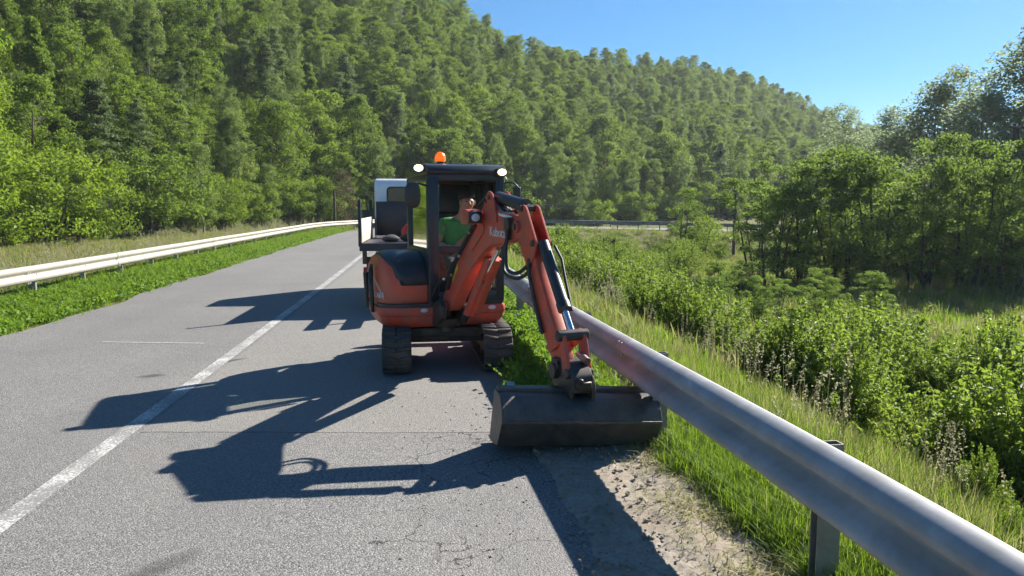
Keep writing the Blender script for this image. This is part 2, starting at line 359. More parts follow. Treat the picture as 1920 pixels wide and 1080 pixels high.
t = NT('worn_road_paint'); co = t.obco()
w = t.ramp(t.math('ADD', t.math('MULTIPLY', t.noise(co, 60, 5, .75), .8), t.math('MULTIPLY', t.noise(co, 2.2, 4), .35)), [(.48, 0.), (.60, 1.)])
t.link(t.mix(w, (.62, .60, .56), (.20, .195, .185)), t.b.inputs['Base Color']); t.b.inputs['Roughness'].default_value = .65; t.bump(t.noise(co, 80, 4), .4, .004)
m_paint = t.m
V, Fq = strip([-.07, .07], 0, s_at(46) + 20, .004)
mk = mesh_obj('lane_marking', np_mesh('lane_marking', V, Fq), m_paint); put(mk, kind='structure')
t = NT('faint_road_paint'); co = t.obco(); w = t.ramp(t.noise(co, 30, 6, .8), [(.40, 0.), (.62, 1.)])
t.link(t.mix(w, (.45, .43, .40), (.20, .195, .185)), t.b.inputs['Base Color']); t.b.inputs['Roughness'].default_value = .8
cm = MB(); p0, p1 = Vector((-5.28, 9.45, .004)), Vector((-3.92, 9.35, .004)); cm.grid([[p0+Vector((0, .0, 0)), p1], [p0+Vector((0, .05, 0)), p1+Vector((0, .045, 0))]])
put(cm.build('faint_cross_marking', t.m), kind='structure')

t = NT('scraped_dirt'); co = t.obco(); n1 = t.noise(co, 2.2, 6); n2 = t.noise(co, 26, 9, .75); n3 = t.noise(co, 90, 5, .7)
c = t.ramp(n2, [(.3, (.15, .125, .098)), (.5, (.29, .25, .20)), (.72, (.42, .375, .31))]); c = t.mix(t.ramp(n1, [(.42, 0.), (.6, .6)]), c, (.19, .145, .10)); c = t.mix(t.math('MULTIPLY', n3, .35), c, (.42, .37, .30))
t.link(c, t.b.inputs['Base Color']); t.b.inputs['Roughness'].default_value = .95; t.b.inputs['Specular IOR Level'].default_value = .15; t.bump(t.math('ADD', n2, t.math('MULTIPLY', n3, .4)), .5, .02)
m_dirt = t.m
ys = np.arange(1.0, 14, .035); os_ = np.linspace(3.05, 4.30, 58); OY, OO = np.meshgrid(ys, os_, indexing='ij')
xc = np.array([center_x(y) for y in ys])[:, None]; DXX = xc + OO
def rough(x, y): return (np.sin(x*31+np.sin(y*17)*2)*np.sin(y*37+np.sin(x*23)*2) + .6*np.sin(x*71+y*13)*np.sin(y*83-x*29) + .5*np.sin(x*9+y*3)*np.sin(y*11))
prof = np.clip((OO-3.05)/.16, 0, 1)*np.clip((4.30-OO)/.1, 0, 1)*np.clip(1-(OO-3.75)/.3*np.clip((OY-5.6)/.8, 0, 1), 0, 1)
amp = prof*(.35+.65*np.clip((OO-3.25)/.35, 0, 1))
DZ = -.012 + prof*.020 + amp*(.010 + .005*rough(DXX, OY) + rng.normal(0, .004, OO.shape)) + .028*np.exp(-((OO-3.82-.05*np.sin(OY*3))/.13)**2)*prof*(.6+.4*np.sin(OY*5.1+1)*np.sin(OY*2.3)) - .012*(1-prof)
DXX = DXX + .06*np.sin(OY*2.1)*(1-np.clip((OO-3.05)/.3, 0, 1)) + .03*np.sin(OY*7)*(1-np.clip((OO-3.05)/.3, 0, 1))
idx = np.arange(OO.size).reshape(OO.shape); FQ = np.stack([idx[:-1, :-1], idx[:-1, 1:], idx[1:, 1:], idx[1:, :-1]], -1).reshape(-1, 4)
sh_ = mesh_obj('dirt_shoulder', np_mesh('dirt_shoulder', np.stack([DXX, OY, DZ], -1).reshape(-1, 3), FQ, None, True), m_dirt); put(sh_, kind='structure')

# ------------------------------------------------------------------ guardrails
WB = [(0, .725), (.012, .727), (.036, .716), (.066, .690), (.080, .664), (.082, .640), (.072, .617), (.030, .590), (.008, .572), (.004, .560), (.010, .546), (.046, .516), (.072, .496), (.082, .474), (.082, .450), (.066, .424), (.034, .404), (.010, .397), (0, .399)]
WB = [(o, .725-(.725-z)*.92) for o, z in WB]
def rail_mesh(pts, side, h0=0, thick=.005, scale=1.0):
    """pts: (x,y,z) polyline; side: +1 crests face left of travel"""
    V = []; pts = np.array(pts); tg = np.gradient(pts[:, :2], axis=0); tg /= np.linalg.norm(tg, axis=1)[:, None]; nr = np.stack([-tg[:, 1], tg[:, 0]], 1)*side
    loop = [(o, z) for o, z in WB] + [(o-thick, z) for o, z in WB[::-1]]; n = len(loop)
    for p, q in zip(pts, nr):
        for o, z in loop: V.append((p[0]+q[0]*o*scale, p[1]+q[1]*o*scale, p[2]+h0+z))
    I = np.arange(len(V)).reshape(-1, n); J = np.roll(I, -1, 1)
    return np_mesh('rail_section', V, np.stack([I[:-1], J[:-1], J[1:], I[1:]], -1).reshape(-1, 4), None, True)
post_proto = MB(); post_proto.prism([(-.055, -.03), (.055, -.03), (.055, -.024), (-.049, -.024), (-.049, .024), (.055, .024), (.055, .03), (-.055, .03)], lambda p, q: Vector((p[0], p[1], q)), -.5, .70); post_me = post_proto.mesh('post', 0)
bolt = MB(); bolt.tube([(0, 0, 0), (.012, 0, 0)], .016, 8); bolt_me = bolt.mesh('bolt', 0, smooth=35)
def guardrail(name, path, side, label, mat, h0=0, sec=4., post_every=2., post_off=.4, s_shift=0, bolts=True, group=None, scale=1.0, post_mat=None):
    path = np.array(path); L_ = np.concatenate([[0], np.cumsum(np.linalg.norm(np.diff(path[:, :2], axis=0), axis=1))]); tot = L_[-1]
    at = lambda s: np.array([np.interp(s, L_, path[:, i]) for i in range(3)])
    e = empty(name, tuple(at(0)*[1, 1, 1]), 0, label, 'guardrail', group); org = at(0)
    k = 0; s = -s_shift
    while s < tot:
        a, b = max(s, 0), min(s+sec+.12, tot)
        if b-a > .3:
            ss = np.linspace(a, b, max(4, int((b-a)/.5))); P = np.array([at(q) for q in ss]) - org; tg = at(b)-at(a); nn = np.array([-tg[1], tg[0], 0])*side; nn /= np.linalg.norm(nn); P += nn*(.008*(k % 2)); P[:, 2] += .004*(k % 2)
            o = mesh_obj('rail_section', rail_mesh(P, side, h0, scale=scale), mat, e)
        if bolts and k and 0 < s < 30:
            p = at(s+.06) - org; tg = at(min(s+.3, tot)) - at(max(s-.3, 0)); an = math.atan2(tg[1], tg[0]) + (math.pi/2 if side > 0 else -math.pi/2); nn = Vector((math.cos(an), math.sin(an), 0)); tv = Vector((-math.sin(an), math.cos(an), 0))
            for dz, oo in ((.690, .068), (.612, .066), (.510, .052), (.424, .068)):
                for dt in (-.035, .035): b = mesh_obj('splice_bolt', bolt_me, None if bolt_me.materials else m_galv, e); b.location = Vector(p) + nn*oo*scale + tv*dt + Vector((0, 0, h0+dz)); b.rotation_euler = (0, 0, an)
        s += sec; k += 1
    s = post_off
    while s < tot:
        p = at(s) - org; tg = at(min(s+.3, tot)) - at(max(s-.3, 0)); an = math.atan2(tg[1], tg[0]) + (math.pi/2 if side > 0 else -math.pi/2)
        o = mesh_obj('post', post_me, None if post_me.materials else (post_mat or m_post), e); nn = Vector((math.cos(an), math.sin(an), 0)); o.location = Vector(p) - nn*.062 + Vector((0, 0, h0)); o.rotation_euler = (0, 0, an)
        if bolts:
            b = mesh_obj('bolt', bolt_me, None if bolt_me.materials else m_galv, e); b.location = Vector(p) + nn*.008 + Vector((0, 0, h0+.558)); b.rotation_euler = (0, 0, an)
        s += post_every
    return e
rr = [(1.63, 1.0), (1.53, 2.1), (1.36, 3.14), (1.01, 4.94), (.55, 7.86), (-.04, 12.05)]
ysr = np.arange(-2, 12.01, .5); xr = np.interp(ysr, [-2, 1, 2.1, 3.14, 4.94, 7.86, 12.05], [1.83, 1.64, 1.53, 1.37, 1.05, .57, -.04]); xr = np.convolve(np.pad(xr, 2, 'edge'), np.ones(5)/5, 'valid'); xr[:2] = [1.83, 1.80]
path = [(x, y, 0) for x, y in zip(xr, ysr)]
d_end, s_end = road_sd(path[-1][0], path[-1][1])
js = [j for j in range(len(CL)) if SL[j] > s_end[0]+1 and SL[j] < S_BEND + 66]
for j in js:
    o = 3.55; path.append((CL[j, 0]+RT[j, 0]*o, CL[j, 1]+RT[j, 1]*o, float(road_z(SL[j]))))
guardrail('steel_guardrail', path, 1, 'grey galvanised steel guardrail running beside the bucket and round the far bend', m_galv, 0, s_shift=.3, post_off=1.08, post_every=2.08, scale=1.25)
path = []
for j in range(len(CL)):
    if SL[j] < s_at(-2) or SL[j] > S_BEND + 40: continue
    o = -4.95 + .0*SL[j]; path.append((CL[j, 0]+RT[j, 0]*o, CL[j, 1]+RT[j, 1]*o, float(road_z(SL[j]))-.06))
mp2 = MB(); mp2.box((0, 0, .12), (.1, .05, 1.1)); post_me = mp2.mesh('post'); bolt_me = bolt_me.copy(); bolt_me.materials.clear()
guardrail('pale_guardrail', path, -1, 'long whitish guardrail on the left verge beside the meadow', m_galvw, -.02, scale=.6)
# ------------------------------------------------------------------ foliage builders
def rand_dirs(r, n):
    v = r.normal(size=(n, 3)); return v/np.linalg.norm(v, axis=1)[:, None]
def leaf_arrays(r, P, size, up=.35, out=None, aspect=.55):
    """one rhombic leaf per point"""
    n = len(P); nrm = rand_dirs(r, n); nrm[:, 2] += up
    if out is not None: nrm += out
    nrm /= np.linalg.norm(nrm, axis=1)[:, None]
    d = rand_dirs(r, n); d -= nrm*(d*nrm).sum(1)[:, None]; d /= np.linalg.norm(d, axis=1)[:, None]; w = np.cross(nrm, d)
    L = (size*r.uniform(.65, 1.25, n))[:, None]; W = L*aspect; fold = nrm*L*.14
    V = np.stack([P - d*L*.5, P + w*W*.5 + fold - d*L*.05, P + d*L*.5, P - w*W*.5 + fold - d*L*.05], 1).reshape(-1, 3)
    return V, np.arange(4*n).reshape(-1, 4)
def tube_np(pts, rad, n=5):
    pts = np.asarray(pts, float); m = len(pts); tg = np.gradient(pts, axis=0); tg /= np.linalg.norm(tg, axis=1)[:, None] + 1e-9
    ref = np.where(abs(tg[:, 2:3]) > .9, [[1, 0, 0]], [[0, 0, 1]]); x = np.cross(ref, tg); x /= np.linalg.norm(x, axis=1)[:, None] + 1e-9; y = np.cross(tg, x); a = np.arange(n)*2*math.pi/n
    V = pts[:, None] + (x[:, None]*np.cos(a)[None, :, None] + y[:, None]*np.sin(a)[None, :, None])*np.asarray(rad)[:, None, None]
    I = np.arange(m*n).reshape(m, n); J = np.roll(I, -1, 1)
    return V.reshape(-1, 3), np.stack([I[:-1], J[:-1], J[1:], I[1:]], -1).reshape(-1, 4)
class Join:
    def __init__(s): s.V = []; s.F = []; s.n = 0
    def add(s, V, F): s.V.append(V); s.F.append(F+s.n); s.n += len(V)
    def get(s): return np.concatenate(s.V), np.concatenate(s.F)
def tree_mesh(seed, H, lo, R, prof, nclump, nleaf, leaf, cs=.8, flat=.7, droop=0, trunk_r=.14, stems=1, up=.35, lean=.3, limb_every=2, aspect=.55, top=.93):
    """returns (trunk mesh, crown mesh)"""
    r = np.random.default_rng(seed); TJ = Join(); st = []
    for q in range(stems):
        bx = r.normal(0, .35, 2) if stems > 1 else np.zeros(2); tx = bx*2.2 + r.normal(0, lean, 2); zz = np.linspace(0, 1, 9)
        wob = np.cumsum(r.normal(0, .05, (9, 2)), 0)*H/9; pts = np.stack([bx[0]+(tx[0]-bx[0])*zz+wob[:, 0], bx[1]+(tx[1]-bx[1])*zz+wob[:, 1], zz*H*top*(1 if q == 0 else r.uniform(.75, .98)) - .3], 1)
        rr_ = trunk_r*(1-.88*zz)*(1+.5*np.exp(-zz*14)); TJ.add(*tube_np(pts, rr_, 7)); st.append(pts)
    P = []; O = []; C = []
    for i in range(nclump):
        t_ = lo + (1-lo)*(r.random()**.85); tt = (t_-lo)/(1-lo); S = st[r.integers(len(st))]; zc = t_*H
        ax = np.array([np.interp(zc, S[:, 2], S[:, 0]), np.interp(zc, S[:, 2], S[:, 1])]); rm = R*prof(tt); rad = rm*(r.random()**.5)*.95; an = r.uniform(0, 2*math.pi)
        c = np.array([ax[0]+rad*math.cos(an), ax[1]+rad*math.sin(an), zc - droop*rad]); C.append(c); rcl = cs*r.uniform(.6, 1.35)
        if i % limb_every == 0:
            z0 = max(.1, zc - rad*r.uniform(.25, .7)); a0 = np.array([np.interp(z0, S[:, 2], S[:, 0]), np.interp(z0, S[:, 2], S[:, 1]), z0]); mid_ = (a0+c)/2 + [0, 0, .12*rad*(1 if droop <= 0 else 2)]
            TJ.add(*tube_np([a0, mid_, c], [trunk_r*.26*(1-t_*.6), trunk_r*.15, trunk_r*.05], 4))
        n = int(nleaf/nclump*r.uniform(.6, 1.5)*(rcl/cs)**1.4)
        d = rand_dirs(r, n)*(r.random(n)**.42)[:, None]*rcl*[1, 1, flat]; d[:, 2] -= droop*np.linalg.norm(d[:, :2], axis=1)*.8
        P.append(c+d); o = d/rcl; O.append(o*.6 + (c - [ax[0], ax[1], zc])[None]/(R+.1)*.5)
    P = np.concatenate(P); O = np.concatenate(O); V, Fq = leaf_arrays(r, P, leaf, up, O, aspect); tv, tf = TJ.get()
    cl = np.concatenate([np.full(1, .5)]*1); lv = np.clip(r.normal(.5, .22, len(Fq)) + .25*np.sin(P[:, 0]*1.7+P[:, 2]*1.3)*.5, 0, 1)
    return np_mesh('trunk', tv, tf, None, True), np_mesh('crown', V, Fq, {'lv': ('FACE', lv)})
p_round = lambda t: (math.sin(math.pi*min(1, max(0, t))**.8)**.6)*.9 + .1
p_cone = lambda t: max(.08, (1-t)**.75)*(min(1, t*5+.45))
p_oval = lambda t: math.sin(math.pi*(.12+.83*t))**.8
p_tall = lambda t: max(.12, math.sin(math.pi*(.18+.75*t))**.55)
PROTO = {}
def add_proto(kind, leafm, barkm, **kw):
    tm, cm_ = tree_mesh(**kw); tm.materials.append(barkm); cm_.materials.append(leafm); PROTO.setdefault(kind, []).append((tm, cm_, kw['H']))
for i in range(7): add_proto('beech', l_beech, m_bark, seed=10+i, H=9+[0, .5, 1, 1.5, -1, -2, .3][i], lo=.08, R=[2.6, 2.9, 2.3, 2.7, 3.2, 3.3, 2.0][i], prof=[p_round, p_oval, p_round, p_tall, p_round, p_oval, p_cone][i], nclump=[130, 160, 110, 140, 170, 140, 120][i], nleaf=11500, leaf=.185, cs=[.52, .45, .6, .5, .48, .58, .45][i], flat=[.62, .8, .5, .7, .6, .75, .5][i], trunk_r=.15, lean=.6)
for i in range(3): add_proto('birch', l_birch, m_birch, seed=30+i, H=10.5+i*.6, lo=.10, R=1.75, prof=p_tall, nclump=120, nleaf=9000, leaf=.17, cs=.45, flat=.95, droop=.28, trunk_r=.11)
for i in range(3): add_proto('grey', l_grey, m_bark, seed=50+i, H=10+i*.6, lo=.10, R=2.4, prof=p_cone, nclump=95, nleaf=9000, leaf=.21, cs=.62, flat=.36, trunk_r=.14, lean=.15)
add_proto('brown', l_brown, m_bark, seed=70, H=8.5, lo=.12, R=2.1, prof=p_oval, nclump=60, nleaf=3600, leaf=.2, cs=.7, flat=.8, trunk_r=.14)
for i in range(2): add_proto('near', l_near, m_bark, seed=80+i, H=13, lo=.03, R=3.3, prof=p_tall, nclump=150, nleaf=17000, leaf=.22, cs=.75, flat=.6, droop=.15, trunk_r=.2)
for i in range(3): add_proto('alder', l_alder, m_barkd, seed=90+i, H=7.6+.5*i, lo=.05, R=2.3, prof=p_round, nclump=95, nleaf=9000, leaf=.155, cs=.55, flat=.6, trunk_r=.11, stems=4, limb_every=2, aspect=.75)
for i in range(3): add_proto('weeping', l_hazed, m_birch, seed=110+i, H=15+i, lo=.12, R=3.1, prof=p_tall, nclump=120, nleaf=9000, leaf=.24, cs=.75, flat=1.1, droop=.5, trunk_r=.17, limb_every=1)
for i in range(2): add_proto('shrub', l_beech if i else l_near, m_bark, seed=130+i, H=3.4, lo=.02, R=1.7, prof=p_oval, nclump=60, nleaf=5200, leaf=.15, cs=.48, flat=.7, trunk_r=.05, stems=4)
def bush_mesh(seed, H, R, stems, per, leaf):
    r = np.random.default_rng(seed); TJ = Join(); P = []; O = []
    for q in range(stems):
        an = r.uniform(0, 2*math.pi); b = r.random(2)-.5; ro = R*r.random()**.55; h = H*(1-.6*(ro/R)**2)*r.uniform(.72, 1.12); zz = np.linspace(0, 1, 7)
        x = b[0]*R*.7 + math.cos(an)*ro*zz**1.2*.9; y = b[1]*R*.7 + math.sin(an)*ro*zz**1.2*.9; z = h*zz; pts = np.stack([x, y, z], 1) + np.cumsum(r.normal(0, .02, (7, 3)), 0)
        TJ.add(*tube_np(pts, .011*(1-.8*zz), 4)); s = r.uniform(.10, 1.02, per)**.8; p = np.stack([np.interp(s, zz, pts[:, i]) for i in range(3)], 1); off = rand_dirs(r, per)*(.035+.085*(1-s))[:, None]*r.uniform(.5, 1.5, (per, 1)); off[:, 2] = abs(off[:, 2])*.4
        P.append(p+off); O.append(off*5 + [0, 0, .2])
    P = np.concatenate(P); O = np.concatenate(O); V, Fq = leaf_arrays(r, P, leaf, .25, O, .42); tv, tf = TJ.get()
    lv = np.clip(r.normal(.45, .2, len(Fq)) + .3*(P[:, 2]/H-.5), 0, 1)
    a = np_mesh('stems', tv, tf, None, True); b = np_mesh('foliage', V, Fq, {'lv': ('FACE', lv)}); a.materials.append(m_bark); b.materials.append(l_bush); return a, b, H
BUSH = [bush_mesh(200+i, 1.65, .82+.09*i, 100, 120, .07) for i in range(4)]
def place_tree(kind, var, x, y, h, name, label, cat='tree', group=None, rz=None, z=None, wide=1.0):
    tm, cm_, H = PROTO[kind][var % len(PROTO[kind])]; z = float(ground_z(np.array([x]), np.array([y]))[0]) if z is None else z
    e = empty(name, (x, y, z), rng.uniform(0, 6.28) if rz is None else rz, label, cat, group); s = h/H; e.scale = (s*wide, s*wide, s)
    a = mesh_obj('trunk', tm, None, e); b = mesh_obj('crown', cm_, None, e); return e
def place_bush(var, x, y, h, label, group=None, name='willow_bush', wide=1.0, cat='bush'):
    a, b, H = BUSH[var % len(BUSH)]; z = float(ground_z(np.array([x]), np.array([y]))[0]) - .03; s = h/H
    e = empty(name, (x, y, z), rng.uniform(0, 6.28), label, cat, group); e.scale = (s*wide, s*wide, s); mesh_obj('stems', a, None, e); mesh_obj('foliage', b, None, e); return e
def scatter(name, protos, pts, rz, sc, label, cat, kinds=None, tilt=None):
    """ONE object of kind stuff: geometry-node instances of small meshes on points"""
    col = bpy.data.collections.new(name + '_source')
    for i, me in enumerate(protos): col.objects.link(bpy.data.objects.new(f'{name}_piece_{i:02d}', me))
    n = len(pts); me = bpy.data.meshes.new(name); me.vertices.add(n); me.vertices.foreach_set('co', np.asarray(pts, np.float32).ravel())
    a = me.attributes.new('rz', 'FLOAT', 'POINT'); a.data.foreach_set('value', np.asarray(rz, np.float32)); a = me.attributes.new('sc', 'FLOAT_VECTOR', 'POINT'); sc = np.asarray(sc, np.float32); sc = np.repeat(sc[:, None], 3, 1) if sc.ndim == 1 else sc; a.data.foreach_set('vector', sc.ravel())
    a = me.attributes.new('kd', 'INT', 'POINT'); a.data.foreach_set('value', np.asarray(kinds if kinds is not None else rng.integers(0, len(protos), n), np.int32)); me.update()
    o = bpy.data.objects.new(name, me); COL.objects.link(o); ng = bpy.data.node_groups.new(name, 'GeometryNodeTree'); ng.interface.new_socket('Geometry', in_out='INPUT', socket_type='NodeSocketGeometry'); ng.interface.new_socket('Geometry', in_out='OUTPUT', socket_type='NodeSocketGeometry')
    N = ng.nodes; Lk = ng.links; gi = N.new('NodeGroupInput'); go = N.new('NodeGroupOutput'); iop = N.new('GeometryNodeInstanceOnPoints'); ci = N.new('GeometryNodeCollectionInfo'); ci.inputs['Collection'].default_value = col; ci.inputs['Separate Children'].default_value = True; ci.inputs['Reset Children'].default_value = True
    def attr(nm, ty): q = N.new('GeometryNodeInputNamedAttribute'); q.data_type = ty; q.inputs['Name'].default_value = nm; return q.outputs['Attribute']
    cx_ = N.new('ShaderNodeCombineXYZ'); Lk.new(attr('rz', 'FLOAT'), cx_.inputs[2]); er = N.new('FunctionNodeEulerToRotation'); Lk.new(cx_.outputs[0], er.inputs[0])
    Lk.new(gi.outputs[0], iop.inputs['Points']); Lk.new(ci.outputs[0], iop.inputs['Instance']); iop.inputs['Pick Instance'].default_value = True; Lk.new(attr('kd', 'INT'), iop.inputs['Instance Index']); Lk.new(er.outputs[0], iop.inputs['Rotation']); Lk.new(attr('sc', 'FLOAT_VECTOR'), iop.inputs['Scale']); Lk.new(iop.outputs[0], go.inputs[0])
    md = o.modifiers.new('scatter', 'NODES'); md.node_group = ng; return put(o, label, cat, None, 'stuff')

# ------------------------------------------------------------------ grass and ground cover
def tuft(seed, n, h, spread, w, lean, m, kind='blade'):
    r = np.random.default_rng(seed); V = []; Fq = []; lv = []
    for i in range(n):
        b = np.array([*(r.normal(0, spread, 2)), -.02]); an = r.uniform(0, 6.28); d = np.array([math.cos(an), math.sin(an), 0]); hh = h*r.uniform(.5, 1.15); ln = lean*r.uniform(.2, 1.3); sd = np.array([-d[1], d[0], 0])*w*r.uniform(.6, 1.3)
        p = [b, b + d*hh*ln*.25 + [0, 0, hh*.55], b + d*hh*ln + [0, 0, hh*(1-.35*ln)]]; k = len(V); V += [p[0]-sd*.5, p[0]+sd*.5, p[1]+sd*.42, p[1]-sd*.42, p[2]+sd*.06, p[2]-sd*.06]; Fq += [(k, k+1, k+2, k+3), (k+3, k+2, k+4, k+5)]; q = r.random(); lv += [q, q]
    me = np_mesh('tuft', np.array(V), np.array(Fq), {'lv': ('FACE', lv)}); me.materials.append(m); return me
def weed(seed, n, h, spread, leaf, m):
    r = np.random.default_rng(seed); P = np.stack([r.normal(0, spread, n), r.normal(0, spread, n), h*r.random(n)**.7], 1); V, Fq = leaf_arrays(r, P, leaf, .6, None, .6); me = np_mesh('weed', V, Fq, {'lv': ('FACE', r.random(len(Fq)))}); me.materials.append(m); return me
def stalk(seed, n, h, m):
    r = np.random.default_rng(seed); J_ = Join()
    for i in range(n):
        b = np.array([*r.normal(0, .10, 2), 0]); l = r.normal(0, .10, 2); hh = h*r.uniform(.7, 1.15); pts = np.array([b, b+[l[0]*.4, l[1]*.4, hh*.6], b+[l[0], l[1], hh]]); J_.add(*tube_np(pts, [.0025, .002, .0012], 3))
        k = 26; s = r.uniform(.72, 1.0, k); P = np.stack([np.interp(s, [0, .6, 1], pts[:, q]) for q in range(3)], 1) + rand_dirs(r, k)*(.028*(1.02-s)*3.2+.004)[:, None]; J_.add(*leaf_arrays(r, P, .022, .2, None, .5))
    V, Fq = J_.get(); me = np_mesh('stalk', V, Fq, {'lv': ('FACE', r.random(len(Fq)))}); me.materials.append(m); return me
G_fresh = [tuft(300+i, 34, .30, .06, .0085, .5, l_grass) for i in range(4)]
G_dry = [tuft(310+i, 30, .42, .09, .007, .45, l_dry) for i in range(3)]
G_mix = [tuft(320+i, 30, .36, .09, .008, .5, l_grass) for i in range(2)]
G_far = [tuft(330+i, 26, .45, .16, .022, .45, l_dry) for i in range(2)] + [tuft(333+i, 26, .40, .16, .022, .5, l_grass) for i in range(2)]
G_weed = [weed(340+i, 70, .16, .09, .045, l_verge) for i in range(3)]; G_stalk = [stalk(350+i, 7, .85, l_seed) for i in range(3)]
def rand_strip(n, d0, d1, y0, y1, ypow=1.0):
    Y = y0 + (y1-y0)*rng.random(n)**ypow; dd = rng.uniform(d0, d1, n); X = np.array([center_x(y) for y in Y]) + dd; return X, Y
def spread(name, protos, X, Y, smin, smax, label, cat, zoff=0, keep=None):
    if keep is not None: X, Y = X[keep], Y[keep]
    Z = ground_z(X, Y) + zoff; n = len(X); return scatter(name, protos, np.stack([X, Y, Z], 1), rng.uniform(0, 6.28, n), rng.uniform(smin, smax, n), label, cat)
# right verge between the scraped dirt and the guardrail
def rail_x(Y): return np.interp(Y, ysr, xr)
n = 6800; Y = 1.6 + 24*rng.random(n)**1.7; X = np.where(Y < 12, rail_x(Y), np.array([center_x(y) for y in Y])+3.6) + np.where(Y < 5.8, rng.normal(.22, .12, n), rng.normal(-.12, .18, n))
nearb = (Y < 5.8) & (X < rail_x(Y) + .03 - .12*np.sin(Y*3.)**2*np.clip((Y-3.5)/1.5, 0, 1))
keep = (X - np.array([center_x(y) for y in Y]) > np.where(Y < 5.8, 3.75, 3.4)) & ~nearb & ((Y > 3.2) | (rng.random(n) < .75))
spread('verge_grass', G_fresh, X, Y, .4, .85, 'bright green grass under the steel guardrail', 'grass', 0, keep)
n = 1500; X, Y = rand_strip(n, 3.25, 3.75, 6.4, 30, 1.5); spread('verge_weeds', G_weed, X, Y, .6, 1.5, 'low leafy weeds along the right road edge', 'weeds', .0)
X, Y = rand_strip(220, 3.7, 4.2, 2.2, 6, 1.); spread('scraped_grass', [tuft(360+i, 16, .11, .05, .005, 1.3, l_dry) for i in range(2)] , X, Y, .6, 1.3, 'torn grass bits on the scraped dirt', 'grass', .045)
n = 15000; X, Y = rand_strip(n, 4.35, 12.0, 1.2, 34, 1.6); spread('slope_grass', G_mix+G_mix+G_dry[:2], X, Y, .55, 1.1, 'tall green and drying grass on the slope below the guardrail', 'grass')
n = 45; X, Y = rand_strip(n, 4.8, 7.0, 4.0, 20, 1.2); spread('seed_stalks', G_stalk, X, Y, .7, 1.15, 'pale flowering grass stalks behind the guardrail', 'grass')
n = 14000; Y = 10 + 62*rng.random(n)**1.2; X = -2 + 45*rng.random(n); d, s = road_sd(X, Y); spread('valley_grass', G_far, X, Y, .6, 1.2, 'grass on the valley floor among the bushes', 'grass', 0, (d > 4.2))
n = 9000; X, Y = rand_strip(n, -5.6, -3.5, 6, 62, 1.5); spread('left_verge_weeds', G_weed+G_weed+G_fresh[:2], X, Y, .6, 1.5, 'lush green weeds between road and pale guardrail', 'weeds', -.02)
n = 22000; Y = 7 + 72*rng.random(n)**1.1; X = np.array([center_x(y) for y in Y]) - 5.2 - 34*rng.random(n)**1.3; kk = (hill_z(X, Y) < 1.0); spread('meadow_grass', G_far[:2]+G_far[:3], X, Y, .35, .75, 'yellowing meadow grass behind the pale guardrail', 'grass', 0, kk)
n = 260; X, Y = rand_strip(n, -8.5, -5.3, 9, 55, 1.2); spread('meadow_stalks', G_stalk, X, Y, .8, 1.3, 'pale seed stalks just behind the pale guardrail', 'grass')
def clod(seed):
    b_ = MB(); r = np.random.default_rng(seed); b_.ell((0, 0, 0), (1, 1, .7), 7, 5, lambda p: p*float(r.uniform(.65, 1.2))); me = b_.mesh('clod'); me.materials.append(m_dirt); return me
n = 4200; X, Y = rand_strip(n, 3.1, 4.2, 1.6, 7, 1.2); Z = rng.uniform(.006, .04, n); scatter('soil_clods', [clod(i) for i in range(4)], np.stack([X, Y, Z], 1), rng.uniform(0, 6.28, n), .003 + .014*rng.random(n)**4, 'loose soil crumbs and pebbles on the scraped shoulder', 'soil')
n = 900; X, Y = rand_strip(n, 1.7, 3.2, 2.0, 7, 1.2); kk = rng.random(n) < ((X-np.array([center_x(y) for y in Y]))-1.6)/1.6; X, Y = X[kk], Y[kk]; n = len(X); scatter('road_crumbs', [clod(i+9) for i in range(3)], np.stack([X, Y, np.full(n, .002)], 1), rng.uniform(0, 6.28, n), .002 + .007*rng.random(n)**3, 'small soil crumbs spilled on the asphalt edge', 'soil')

# ------------------------------------------------------------------ bushes
ORD = ['first', 'second', 'third', 'fourth', 'fifth', 'sixth', 'seventh', 'eighth', 'ninth', 'tenth', 'eleventh', 'twelfth', 'thirteenth', 'fourteenth', 'fifteenth', 'sixteenth', 'seventeenth', 'eighteenth', 'nineteenth', 'twentieth']
def ordw(i):
    if i < 20: return ORD[i]
    tens = {2: 'twenty', 3: 'thirty', 4: 'forty', 5: 'fifty', 6: 'sixty', 7: 'seventy'}; q, r_ = divmod(i+1, 10); return (tens[q] + '-' + ORD[r_-1]) if r_ else {2: 'twentieth', 3: 'thirtieth', 4: 'fortieth', 5: 'fiftieth'}[q]
row1 = [(2.7, 15.0, 1.25), (3.3, 14.2, 1.55), (3.7, 13.4, 1.4), (4.05, 11.5, 1.4), (4.5, 11.0, 1.75), (4.6, 10.1, 1.45), (5.0, 10.9, 1.6), (4.9, 8.0, 1.5), (5.3, 7.5, 1.8), (5.8, 8.1, 1.9), (5.7, 6.8, 1.6)]
for i, (x, y, h) in enumerate(row1): place_bush(i, x, y, h*1.02, f'light green leafy willow bush, {ordw(i)} from the far end of the row behind the guardrail', 'willow row behind the guardrail', wide=rng.uniform(.95, 1.1))
row2 = [(6.6, 13.6, 1.55), (7.5, 12.9, 1.7), (8.3, 12.4, 1.75), (9.2, 12.2, 1.75), (8.9, 11.4, 1.5), (8.4, 9.6, 1.4), (7.4, 14.8, 1.7), (9.6, 13.9, 1.9), (10.2, 12.9, 1.6)]
for i, (x, y, h) in enumerate(row2): place_bush(i+1, x, y, h*[1.1, .8, 1.1, .9][i % 4], f'bright willow bush in the right-hand clump before the dark alders, {ordw(i)} of nine', 'willow clump at the right', wide=rng.uniform(1.0, 1.2))
th = []
